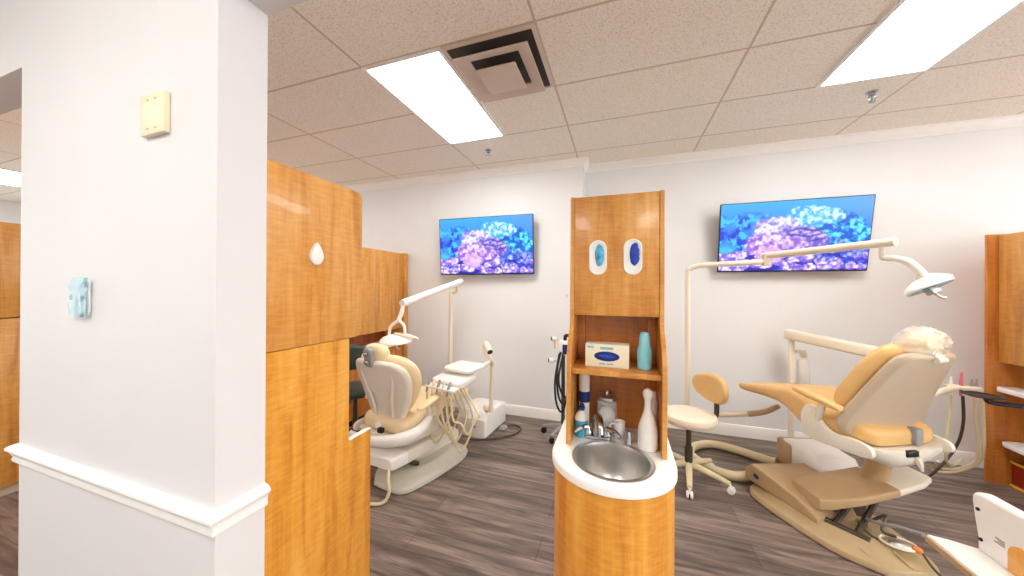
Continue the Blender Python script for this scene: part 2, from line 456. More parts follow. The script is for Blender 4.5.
t = thing('wall_hook', 'tiny metal hook on the white wall behind the sink cabinet', 'hook', (-.584, YBL, 1.476))
b = BM(); box(b, -.594, -.574, YBL - .006, YBL - .0005, 1.455, 1.497, .003); obj('plate', b, 'steel', t)
b = BM(); tube(b, [(-.584, YBL - .005, 1.468), (-.584, YBL - .03, 1.462), (-.584, YBL - .034, 1.482)], .004, 8); obj('prong', b, 'steel', t)

# ------------------------------------------------------------------ televisions
def coral_colors(nu, nv):
    """the reef picture on the screens, as colours of a fine grid (u right, v down, both 0..1)"""
    U, V = np.meshgrid(np.linspace(0, 1, nu), np.linspace(0, 1, nv))
    rs = np.random.RandomState(11)
    def vnoise(fx, fy, seed):
        r = np.random.RandomState(seed); gx, gy = int(fx) + 2, int(fy) + 2
        G = r.rand(gy, gx)
        x, y = U * fx, V * fy
        xi, yi = x.astype(int), y.astype(int); xf, yf = x - xi, y - yi
        xf, yf = xf * xf * (3 - 2 * xf), yf * yf * (3 - 2 * yf)
        return (G[yi, xi] * (1 - xf) + G[yi, xi + 1] * xf) * (1 - yf) + (G[yi + 1, xi] * (1 - xf) + G[yi + 1, xi + 1] * xf) * yf
    def fbm(f, seed): return (vnoise(f * 1.7, f, seed) + .5 * vnoise(f * 3.4, f * 2, seed + 1) + .25 * vnoise(f * 6.8, f * 4, seed + 2)) / 1.75
    C = np.zeros((nv, nu, 3))
    def put(mask, c):
        for k in range(3): C[..., k] = C[..., k] * (1 - mask) + c[k] * mask
    top, bot = (64, 172, 236), (36, 96, 226)
    for k in range(3): C[..., k] = top[k] + (bot[k] - top[k]) * np.clip(V * 1.4, 0, 1)
    put(np.clip((U - .62) * 2.2, 0, 1) * np.clip(1 - V * 2.4, 0, 1), (96, 150, 240))
    n1 = fbm(9, 1)
    put(np.clip((n1 - .44) * 7, 0, 1) * np.clip((.36 - U) * 12, 0, 1) * np.clip((V - .12) * 8, 0, 1), (22, 58, 206))
    put(np.clip((fbm(16, 5) - .54) * 8, 0, 1) * (U < .34) * (V > .16), (64, 190, 238))
    put(np.clip(1 - np.hypot((U - .03) / .13, (V - .68) / .16), 0, 1) ** .6, (66, 196, 232))
    def heads(lst, amp, lo, hi, seed, warp=.025):
        wx, wy = (fbm(12, seed) - .5) * warp * 2, (fbm(12, seed + 7) - .5) * warp * 3
        for cx, cy, rx, ry, s in lst:
            d = np.hypot((U + wx - cx) / rx, (V + wy - cy) / ry)
            m = np.clip((1 - d) * 9, 0, 1)
            tex = np.clip(.55 + (fbm(22, seed + int(cx * 100)) - .5) * amp - (d ** 2) * .3 + (cy - V) * .9 * s, 0, 1)
            for k in range(3): C[..., k] = C[..., k] * (1 - m) + (lo[k] + (hi[k] - lo[k]) * tex) * m
    heads([(.78, .42, .2, .24, 1), (.88, .55, .14, .22, 1), (.70, .30, .16, .2, 1)], 3.6, (4, 84, 206), (96, 232, 240), 21)
    heads([(.62, .22, .17, .16, 1), (.57, .27, .10, .12, 1), (.74, .24, .10, .12, 1)], 3.0, (60, 160, 226), (206, 250, 244), 31)
    heads([(.40, .36, .17, .16, 1), (.32, .42, .10, .12, 1)], 2.8, (132, 126, 220), (244, 238, 252), 41)
    
    heads([(.56, .45, .16, .10, 1), (.64, .56, .13, .12, 1)], 3.0, (104, 84, 196), (216, 196, 244), 51)
    for vc, ph in ((.42, 0), (.50, 1.3), (.58, 2.2)):
        put(np.clip(1 - np.abs(V - vc - .02 * np.sin(U * 31 + ph) - .02 * (fbm(10, 17) - .5)) * 46, 0, 1) * np.clip((U - .44) * 16, 0, 1) * np.clip((.74 - U) * 16, 0, 1), (52, 40, 158))
    heads([(.36, .62, .19, .18, 1), (.50, .66, .13, .14, 1), (.30, .72, .10, .10, 1)], 2.6, (140, 92, 206), (248, 224, 248), 61)
    put(np.clip((fbm(10, 77) - .42) * 7, 0, 1) * (V > .76), (40, 30, 158))
    bl = [(rs.uniform(0, 1), rs.uniform(.74, .98), rs.uniform(.025, .07), rs.uniform(.03, .08), 1) for _ in range(46)]
    heads(bl, 2.6, (120, 88, 212), (252, 238, 252), 81, .02)
    heads([(.36, .76, .10, .13, 1)], 1.2, (184, 130, 204), (248, 222, 246), 91)
    bl = [(rs.uniform(.68, 1), rs.uniform(.62, .9), rs.uniform(.02, .05), rs.uniform(.03, .07), 1) for _ in range(18)]
    heads(bl, 2, (30, 44, 190), (176, 196, 250), 95, .02)
    C = np.clip(C, 0, 255) / 255.0
    return np.where(C <= .04045, C / 12.92, ((C + .055) / 1.055) ** 2.4)

NU, NV = 200, 112
CORAL = coral_colors(NU, NV)
m, nt, bs = new_mat('screen_reef')
at_ = N(nt, 'ShaderNodeAttribute', attribute_name='reef')
nt.links.new(at_.outputs['Color'], bs.inputs['Emission Color'])
bs.inputs['Emission Strength'].default_value = .66
bs.inputs['Base Color'].default_value = (.01, .01, .015, 1); bs.inputs['Roughness'].default_value = .25
M['screen'] = m

def television(cx, cy, cz, w, h, tilt, yaw, wall_y, label):
    t = thing('television', label, 'television', (cx, cy, cz), 0, 'wall televisions')
    R = Matrix.Translation((cx, cy, cz)) @ Matrix.Rotation(yaw, 4, 'Z') @ Matrix.Rotation(tilt, 4, 'X')
    b = BM(); prism(b, rrect(w, h, .008, 3), 'y', 0.0, .028, .003); obj('housing', xform(b, R), 'tv_edge', t)
    b = BM(); box(b, -w * .3, w * .3, .028, .05, -h * .36, h * .2, .008); obj('rear_case', xform(b, R), 'black', t)
    b = BM(); vs = [[b.verts.new((-w / 2 + .008 + (w - .016) * i / (NU - 1), -.0012, h / 2 - .008 - (h - .022) * j / (NV - 1))) for i in range(NU)] for j in range(NV)]
    for j in range(NV - 1):
        for i in range(NU - 1): b.faces.new((vs[j][i], vs[j + 1][i], vs[j + 1][i + 1], vs[j][i + 1]))
    b.normal_update()
    o = obj('screen', xform(b, R), 'screen', t)
    a = o.data.color_attributes.new('reef', 'FLOAT_COLOR', 'POINT')
    buf = np.ones((NU * NV, 4), dtype=np.float32); buf[:, :3] = CORAL.reshape(-1, 3)
    a.data.foreach_set('color', buf.ravel())
    b = BM(); box(b, cx - .2, cx + .2, wall_y - .02, wall_y - .001, cz - .12, cz + .12, .004)
    box(b, cx - .06, cx + .06, cy + .035, wall_y - .015, cz - .05, cz + .05, .004); obj('wall_mount', b, 'black', t)
television(-1.58, 3.655, 2.085, 1.235, .71, math.radians(4.5), math.radians(1.5), YBL, 'wall television with reef picture above the lowered chair and its light')
television(1.592, 3.865, 2.088, 1.222, .70, math.radians(9), math.radians(0), YB, 'wall television with reef picture behind the long cream lamp arm')

# ------------------------------------------------------------------ sink cabinet with shelf tower
def sink_cabinet():
    t = thing('sink_cabinet', 'honey wood sink cabinet with glove dispensers and bow front', 'cabinet', (-.02, 1.6, 0))
    GX0, GX1 = -.232, .194
    CXo = -.03
    def dshape(a, bb, yb, y0=1.48, n=28):
        pts = [(CXo + a * math.cos(PI + PI * k / n), y0 + bb * math.sin(PI + PI * k / n)) for k in range(n + 1)]
        return pts + [(CXo + a, yb), (CXo - a, yb)]
    b = BM(); prism(b, dshape(.236, .228, 1.79), 'z', .09, .80)
    bmesh.ops.delete(b, geom=[f for f in b.faces if min(v.co.z for v in f.verts) > .79], context='FACES')      # open top: the basin hangs inside
    obj('base_cabinet', b, 'wood', t)
    b = BM(); prism(b, dshape(.205, .19, 1.76), 'z', 0, .09); obj('toe_kick', b, 'black', t)
    # bowed door wraps the front
    b = BM(); rings = []
    for k in range(25):
        a = PI + math.radians(9) + (PI - math.radians(18)) * k / 24
        c, s = math.cos(a), math.sin(a)
        rings.append([Vector((CXo + .2375 * c, 1.48 + .2295 * s, .10)), Vector((CXo + .248 * c, 1.48 + .241 * s, .10)), Vector((CXo + .248 * c, 1.48 + .241 * s, .795)), Vector((CXo + .2375 * c, 1.48 + .2295 * s, .795))])
    ring_loft(b, rings); obj('bow_door', b, 'wood_gold', t)
    # countertop with a round cut-out
    SX, SY, SR = -.026, 1.428, .158
    n = 72
    outl = dshape(.258, .26, 1.80, n=60)
    def hit(a):
        dx, dy = math.cos(a), math.sin(a); best = 9
        for i in range(len(outl)):
            (x1, y1), (x2, y2) = outl[i], outl[(i + 1) % len(outl)]
            ex, ey = x2 - x1, y2 - y1; det = dx * (-ey) + ex * dy
            if abs(det) < 1e-12: continue
            rx, ry = x1 - SX, y1 - SY
            tt = (rx * (-ey) + ex * ry) / det; uu = (dx * ry - dy * rx) / det
            if tt > 0 and -1e-6 <= uu <= 1 + 1e-6: best = min(best, tt)
        return best
    ang = sorted([2 * PI * k / n for k in range(n)] + [math.atan2(1.80 - SY, s * .258 + CXo - SX) % (2 * PI) for s in (1, -1)])
    def ringo(ins, z): return [Vector((SX + (hit(a) - ins) * math.cos(a), SY + (hit(a) - ins) * math.sin(a), z)) for a in ang]
    def ringi(r, z): return [Vector((SX + r * math.cos(a), SY + r * math.sin(a), z)) for a in ang]
    b = BM()
    ring_loft(b, [ringi(SR - .008, .80), ringo(.008, .80), ringo(0, .806), ringo(0, .828), ringo(.004, .836), ringo(.012, .84), ringi(SR - .008, .84), ringi(SR - .008, .80)], cap=False)
    obj('countertop', b, 'counter', t)
    b = BM(); prof = [(.166, .8405), (.168, .8435), (.158, .845), (.149, .842), (.146, .83), (.143, .77), (.134, .715), (.115, .69), (.07, .678), (.03, .675), (.012, .674), (.012, .671), (.07, .674), (.118, .686), (.138, .712), (.147, .77), (.15, .83), (.155, .8385)]
    rings = [[Vector((SX + r * math.cos(2 * PI * k / 48), SY + r * math.sin(2 * PI * k / 48), z)) for k in range(48)] for r, z in prof]
    ring_loft(b, rings, cap=False)
    b.verts.ensure_lookup_table()
    sk = obj('sink_basin', b, 'basin_steel', t)
    b = BM(); lathe(b, [(.022, .675), (.024, .6775), (.014, .6785), (.004, .677)], SX, SY, 20); obj('drain', b, 'chrome', sk)
    # faucet
    fx, fy = -.098, 1.602
    b = BM(); prism(b, [(fx + p[0], fy + p[1]) for p in rrect(.13, .05, .024)], 'z', .8405, .858, .004); fa = obj('faucet', b, 'chrome', t)
    b = BM(); tube(b, [(fx, fy, .855), (fx, fy, .92), (fx + .006, fy - .025, .95), (fx + .016, fy - .075, .935), (fx + .02, fy - .095, .90)], [.024, .022, .02, .017, .014], 12); obj('spout', b, 'chrome', fa)
    for s in (-1, 1):
        b = BM(); lathe(b, [(.022, .857), (.021, .875), (.015, .885), (.013, .898)], fx + s * .045, fy, 16)
        tube(b, [(fx + s * .045, fy, .892), (fx + s * .075, fy - .02, .892), (fx + s * .105, fy - .042, .876)], [.014, .013, .009], 10); obj('tap_handle', b, 'chrome', fa)
    b = BM(); lathe(b, [(.014, .8405), (.014, .85), (.011, .856), (.011, .895), (.008, .902), (.003, .905)], .044, 1.585, 18); obj('air_gap', b, 'chrome', t)
    # side gables: shallow above, stepping forward below
    prof = [(1.80, .841), (1.80, 2.012), (1.606, 2.012), (1.606, 1.42), (1.600, 1.395), (1.585, 1.365), (1.56, 1.335), (1.53, 1.305), (1.508, 1.27), (1.498, 1.22), (1.495, 1.15), (1.495, .841)]
    for gx in (GX0, GX1 - .02):
        b = BM(); prism(b, prof, 'x', gx, gx + .02, .0015, 1); obj('side_gable', b, 'wood', t)
    IX0, IX1 = GX0 + .0205, GX1 - .0205
    b = BM(); box(b, IX0, IX1, 1.632, 1.80, 1.436, 2.008); obj('upper_cabinet', b, 'wood_mid', t)
    b = BM(); box(b, IX0 + .001, IX1 - .001, 1.608, 1.6315, 1.432, 2.010, .002); dr = obj('door', b, 'wood', t)
    for hx, gm in ((-.1, 'sky_blue'), (.058, 'blue')):
        hz, hw, hh = 1.711, .082, .168
        b = BM()
        o1 = rrect(hw, hh, .041, 8); o2 = rrect(hw - .022, hh - .022, .03, 8)
        R0 = [[Vector((hx + p[0], y, hz + p[1])) for p in o] for o, y in ((o1, 1.6075), (o1, 1.603), (rrect(hw - .006, hh - .006, .038, 8), 1.6), (o2, 1.602), (o2, 1.6075))]
        ring_loft(b, R0, cap=False); rg = obj('dispenser_ring', b, 'white', dr)
        b = BM(); prism(b, [(hx + p[0], hz + p[1]) for p in rrect(hw - .02, hh - .02, .03, 8)], 'y', 1.6052, 1.6074); obj('liner', b, 'white', dr)
        b = BM(); ell(b, (hx + .008, 1.606, hz + .012), (.022, .012, .055), u=22, v=16)
        for v in b.verts: v.co += Vector((.003, -.006, .003)) * noise.noise(v.co * 90)
        obj('glove', b, gm, dr)
    # recess: back panel between two fillers, and the shelf
    b = BM(); box(b, IX0 + .04, IX1 - .04, 1.775, 1.80, .841, 1.436); obj('back_panel', b, 'wood_mid', t)
    for xa, xb in ((IX0, IX0 + .0395), (IX1 - .0395, IX1)):
        b = BM(); box(b, xa, xb, 1.745, 1.80, .841, 1.435, .001); obj('filler', b, 'wood_mid', t)
    b = BM(); box(b, IX0, IX1, 1.522, 1.7445, 1.163, 1.188, .003); obj('shelf', b, 'wood', t)
    return t
sink_cabinet()

# goods on the shelf and the counter
t = thing('glove_box', 'cream glove carton with blue oval on the tower shelf', 'box', (-.055, 1.63, 1.1885), math.radians(-2))
R = Matrix.Translation((-.055, 1.63, 1.1885)) @ Matrix.Rotation(math.radians(-2), 4, 'Z')
b = BM(); box(b, -.1, .1, -.04, .045, 0, .108, .002); obj('carton', xform(b, R), 'carton', t)
b = BM(); ring_loft(b, [[Vector((.058 * f * math.cos(2 * PI * k / 32) , y, .052 + .023 * f * math.sin(2 * PI * k / 32))) for k in range(32)] for f, y in ((1, -.0402), (1, -.0412), (.96, -.0416))]); obj('oval_opening', xform(b, R), 'dark_blue', t)
b = BM(); ell(b, (.0, -.0405, .05), (.04, .008, .012)); 
for v in b.verts: v.co.z += .004 * noise.noise(v.co * 80)
obj('glove', xform(b, R), 'blue', t)
for (xa, xb, za, zb) in ((-.03, .03, .084, .096), (-.035, -.005, .012, .02), (.0, .03, .012, .02), (-.09, -.06, .088, .098)):
    b = BM(); box(b, xa, xb, -.0412, -.0402, za, zb); obj('printed_strip', xform(b, R), 'pale_blue', t)

t = thing('teal_bottle', 'teal tapered plastic bottle on the tower shelf', 'bottle', (.112, 1.625, 1.1885))
b = BM(); lathe(b, [(.028, 1.1886), (.031, 1.192), (.032, 1.265), (.031, 1.28), (.0245, 1.298), (.022, 1.34), (.0185, 1.348)], .112, 1.625); obj('body', b, 'teal', t)
b = BM(); lathe(b, [(.0185, 1.3485), (.0175, 1.356), (.011, 1.36)], .112, 1.625); obj('rim_cap', b, 'teal', t)

t = thing('mouthwash_bottle', 'clear pump bottle with turquoise liquid by the tower gable', 'bottle', (-.176, 1.612, .8405))
b = BM(); lathe(b, [(.029, .841), (.032, .845), (.032, .91), (.0315, .92)], -.176, 1.612); obj('liquid', b, 'teal_liquid', t)
b = BM(); lathe(b, [(.0325, .9205), (.031, .935), (.02, .952), (.014, .956), (.014, .966)], -.176, 1.612); obj('shoulder', b, 'white', t)
b = BM(); lathe(b, [(.017, .9665), (.017, .982), (.007, .985), (.007, 1.0)], -.176, 1.612, 18); tube(b, [(-.176, 1.612, .995), (-.165, 1.59, 1.0), (-.16, 1.575, .99)], .006, 10); obj('pump', b, 'dark_blue', t)

t = thing('cup_stack', 'tall white sleeve with a blue band behind the mouthwash', 'cups', (-.17, 1.70, .8405))
b = BM(); lathe(b, [(.024, .841), (.026, .98)], -.17, 1.70); lathe(b, [(.0262, 1.035), (.028, 1.10), (.028, 1.135), (.02, 1.138)], -.17, 1.70); obj('sleeve', b, 'white', t)
b = BM(); lathe(b, [(.0268, .9805), (.0276, 1.0345)], -.17, 1.70); obj('band', b, 'dark_blue', t)

t = thing('cotton_jar', 'glass jar of cotton with steel lid at the back of counter', 'jar', (-.058, 1.712, .8405))
b = BM(); lathe(b, [(.048, .841), (.05, .845), (.05, .995), (.044, 1.0), (.044, .996), (.047, .99), (.047, .848), (.044, .8455)], -.058, 1.712); obj('glass_body', b, 'glass', t)
b = BM(); lathe(b, [(.043, .8475), (.045, .87), (.044, .93), (.03, .95), (.012, .957)], -.058, 1.712)
for v in b.verts: v.co += (v.co - Vector((-.058, 1.712, v.co.z))) * (-.12 + .12 * noise.noise(v.co * 70))
obj('cotton', b, 'cotton', t)
b = BM(); lathe(b, [(.051, 1.0005), (.052, 1.006), (.05, 1.016), (.03, 1.022), (.01, 1.026), (.008, 1.03), (.012, 1.036), (.009, 1.043), (.003, 1.045)], -.058, 1.712); obj('lid', b, 'steel', t)

t = thing('white_mug', 'small white cup beside the cotton jar behind the faucet', 'cup', (.002, 1.652, .8405))
b = BM(); lathe(b, [(.022, .841), (.025, .85), (.026, .912), (.027, .918), (.0235, .918), (.022, .853), (.016, .848)], .002, 1.652); obj('bowl', b, 'white', t)
b = BM(); tube(b, [(-.022, 1.648, .905), (-.040, 1.644, .898), (-.040, 1.644, .87), (-.022, 1.648, .862)], .004, 8); obj('handle', b, 'white', t)

t = thing('spray_bottle', 'tall white bottle with round cap beside the sink', 'bottle', (.124, 1.575, .8405))
b = BM(); lathe(b, [(.038, .841), (.042, .846), (.042, .925), (.040, .94), (.030, .972), (.019, 1.005), (.014, 1.035)], .124, 1.575); obj('body', b, 'white', t)
b = BM(); lathe(b, [(.0145, 1.0355), (.0145, 1.064), (.020, 1.073), (.0225, 1.088), (.019, 1.102), (.008, 1.11)], .124, 1.575); obj('cap', b, 'white', t)
b = BM(); lathe(b, [(.0424, .86), (.0424, .92)], .124, 1.575); obj('label_band', b, 'counter', t)
t = thing('white_tube', 'slim white tube bottle standing behind the tall white bottle', 'bottle', (.157, 1.645, .8405))
b = BM(); lathe(b, [(.013, .841), (.015, .845), (.015, 1.04), (.011, 1.05)], .157, 1.645); obj('body', b, 'white', t)
b = BM(); lathe(b, [(.011, 1.0505), (.011, 1.075), (.007, 1.08)], .157, 1.645); obj('cap', b, 'white', t)

# ------------------------------------------------------------------ tall gabled cabinet beside the wall stub
def gabled_unit():
    X = -1.2; XB = X - .46
    t = thing('tall_cabinet', 'tall honey wood cabinet side with white teardrop fitting behind the wall stub', 'cabinet', (-1.43, 1.0, 0))
    def panel(y0, y1, z0, z1, r, x0, x1, right_only=True, n=7):
        pts = [(y0, z0)]
        for k in range(n + 1):
            a = -PI / 2 + PI / 2 * k / n
            pts.append((y1 - r + r * math.cos(a), z0 + r + r * math.sin(a)))
        for k in range(n + 1):
            a = PI / 2 * k / n
            pts.append((y1 - r + r * math.cos(a), z1 - r + r * math.sin(a)))
        pts.append((y0, z1))
        b = BM(); prism(b, pts, 'x', x0, x1, .002, 2); return b
    up = obj('upper_gable', panel(.748, 1.266, 1.325, 2.022, .035, X - .022, X), 'wood', t)
    b = BM(); pts = [(.748, .0), (1.336, .0), (1.336, .838), (1.196, .838), (1.196, 1.322), (.748, 1.322)]
    prism(b, pts, 'x', X - .026, X - .004, .0015, 1); obj('lower_gable', b, 'wood_gold', t)
    b = BM(); box(b, XB, X - .03, .748, 1.18, .841, 2.015, .002); box(b, XB, X - .03, .748, 1.25, 1.33, 2.015, .002); obj('carcass', b, 'wood_mid', t)
    b = BM(); box(b, XB, X - .028, .748, 1.18, .06, .80, .002); obj('base_cabinet', b, 'wood_mid', t)
    b = BM(); box(b, XB + .02, X - .05, .76, 1.17, 0, .06); obj('toe_kick', b, 'black', t)
    b = BM(); box(b, X - .028, X - .002, 1.197, 1.338, .8385, .846, .003); obj('edge_cap', b, 'counter', t)
    b = BM()
    rings = []
    for k, (f, o) in enumerate(((1.0, .0005), (1.0, .008), (.86, .014), (.5, .017))):
        ring = []
        for i in range(28):
            a = 2 * PI * i / 28
            r = .032 * f; yy = r * math.sin(a) * (1 - .38 * (math.cos(a) > 0) * math.cos(a)); zz = r * (-.2 + 1.25 * math.cos(a)) * (1.35 if math.cos(a) > 0 else 1.0)
            ring.append(Vector((X + o, 1.012 + yy, 1.70 + zz)))
        rings.append(ring)
    ring_loft(b, rings); tag(obj('teardrop_fitting', b, 'white', up), 'white teardrop plastic fitting')
gabled_unit()

# far cabinet of the next room, seen through the left opening
t = thing('far_cabinet', 'orange wood cabinet seen through the opening beyond the wall stub', 'cabinet', (-4.5, 1.6, 0))
b = BM(); box(b, -4.75, -4.30, .5, 2.6, 1.325, 2.03, .004); obj('upper_panel', b, 'wood', t)
b = BM(); box(b, -4.75, -4.303, .5, 2.6, .075, 1.318, .004); obj('lower_panel', b, 'wood', t)
b = BM(); box(b, -4.72, -4.34, .5, 2.58, 0, .075); obj('toe_kick', b, 'shell', t)

# ------------------------------------------------------------------ corner wall of cabinets behind the lowered chair
def corner_cabinet():
    XF = -2.82
    t = thing('corner_cabinet', 'wood wall cabinet with white counter in the back corner', 'cabinet', (-3.05, 3.1, 0))
    b = BM(); box(b, -3.25, XF, 2.25, 3.76, 1.015, 2.03, .002); obj('upper_cabinet', b, 'wood_mid', t)
    for ya, yb in ((2.26, 2.745), (2.75, 3.235), (3.24, 3.68)):
        b = BM(); box(b, XF + .0005, XF + .02, ya, yb, 1.02, 2.026, .002); obj('door', b, 'wood', t)
    b = BM(); box(b, -3.25, XF + .045, 3.7, 3.765, .0, 2.035, .003); obj('end_panel', b, 'wood', t)
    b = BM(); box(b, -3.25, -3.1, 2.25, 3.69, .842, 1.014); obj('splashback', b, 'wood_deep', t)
    b = BM(); box(b, -3.25, XF + .06, 2.25, 3.69, .806, .841, .006); obj('countertop', b, 'counter', t)
    b = BM(); box(b, -3.25, XF, 2.25, 3.69, .08, .805); obj('base_cabinet', b, 'wood_mid', t)
    b = BM(); box(b, -3.25, XF - .05, 2.25, 3.69, 0, .08); obj('toe_kick', b, 'black', t)
    for ya, yb in ((2.26, 2.745), (2.75, 3.235), (3.24, 3.685)):
        b = BM(); box(b, XF + .0005, XF + .02, ya, yb, .09, .8, .002); obj('base_door', b, 'wood_mid', t)
corner_cabinet()

# ------------------------------------------------------------------ cabinet at the right edge
def edge_cabinet():
    XD = 2.90; Y1 = 3.715
    t = thing('wall_cabinet', 'amber wood cabinet with white counter at the right edge', 'cabinet', (3.3, 3.1, 0))
    b = BM(); box(b, 2.845, 3.5, 3.7205, 3.742, 0, 2.02, .003); obj('end_panel', b, 'wood_mid', t)
    b = BM(); box(b, XD + .022, 3.5, 2.2, Y1, 1.0, 2.015, .002); obj('upper_cabinet', b, 'wood_mid', t)
    for ya, yb in ((3.215, 3.705), (2.715, 3.21), (2.205, 2.71)):
        b = BM(); box(b, XD, XD + .0215, ya, yb, .99, 2.01, .002); obj('door', b, 'wood', t)
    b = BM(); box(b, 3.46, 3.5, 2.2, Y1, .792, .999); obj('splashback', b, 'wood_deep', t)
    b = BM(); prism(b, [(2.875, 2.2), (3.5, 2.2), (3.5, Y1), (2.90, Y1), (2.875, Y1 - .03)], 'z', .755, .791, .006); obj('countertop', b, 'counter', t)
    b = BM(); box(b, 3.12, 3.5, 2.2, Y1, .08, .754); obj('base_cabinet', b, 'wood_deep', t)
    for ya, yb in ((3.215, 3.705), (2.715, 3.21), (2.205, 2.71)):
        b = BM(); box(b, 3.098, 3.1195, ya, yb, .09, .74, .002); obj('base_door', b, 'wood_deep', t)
    b = BM(); box(b, 3.16, 3.5, 2.2, Y1, 0, .08); obj('toe_kick', b, 'black', t)
    b = BM(); prism(b, [(3.097, 2.9), (3.097, 3.70), (2.95, 3.70), (2.905, 3.685), (2.885, 3.65), (2.875, 3.5), (2.875, 2.98), (2.91, 2.92), (2.95, 2.9)], 'z', .325, .362, .008); tag(obj('pull_out_shelf', b, 'counter', t), 'white rounded pull-out shelf')
edge_cabinet()
t = thing('red_box', 'red box with yellow edges on the floor against the amber cabinet', 'box', (3.03, 3.63, 0))
b = BM(); box(b, 2.975, 3.09, 3.565, 3.705, 0.002, .20, .003); obj('body', b, 'red', t)
b = BM()
for z in (.003, .188):
    box(b, 2.967, 3.094, 3.555, 3.567, z, z + .018, .002); box(b, 2.965, 2.977, 3.56, 3.71, z, z + .018, .002)
for x in (2.966, 3.078): box(b, x, x + .016, 3.553, 3.567, .003, .206, .002)
obj('trim', b, 'yellow', t)
b = BM(); ell(b, (3.03, 3.558, .11), (.016, .008, .016)); obj('knob', b, 'carton', t)

# ------------------------------------------------------------------ dental chairs
def blob_panel(bm, outline, y_front, y_back, edge, n_in=4):
    """upholstery / shell pad: outline [(x,z)] pulled in and rounded over between y_back and y_front"""
    cx = sum(p[0] for p in outline) / len(outline); cz = sum(p[1] for p in outline) / len(outline)
    rings = []
    th = y_front - y_back
    def ring(ins, y):
        out = []
        for x, z in outline:
            v = Vector((x - cx, z - cz)); L = v.length
            v = v * max(0.0, (L - ins) / L) if L else v
            out.append(Vector((cx + v.x, y, cz + v.y)))
        return out
    for k in range(n_in + 1):
        a = PI / 2 * k / n_in
        rings.append(ring(edge * (1 - math.sin(a)), y_back + min(edge, abs(th) / 2) * (1 - math.cos(a)) * (1 if th > 0 else -1)))
    for k in range(n_in + 1):
        a = PI / 2 * (1 - k / n_in)
        rings.append(ring(edge * (1 - math.sin(a)), y_front - min(edge, abs(th) / 2) * (1 - math.cos(a)) * (1 if th > 0 else -1)))
    ring_loft(bm, rings)
    return bm

def smooth_poly(pts, n=5):
    q = catmull([Vector((p[0], p[1], 0)) for p in pts + [pts[0]]], n)
    return [(v.x, v.y) for v in q[:-1]]

def subdiv(bm, cuts=1):
    bmesh.ops.subdivide_edges(bm, edges=bm.edges[:], cuts=cuts, use_grid_fill=True)

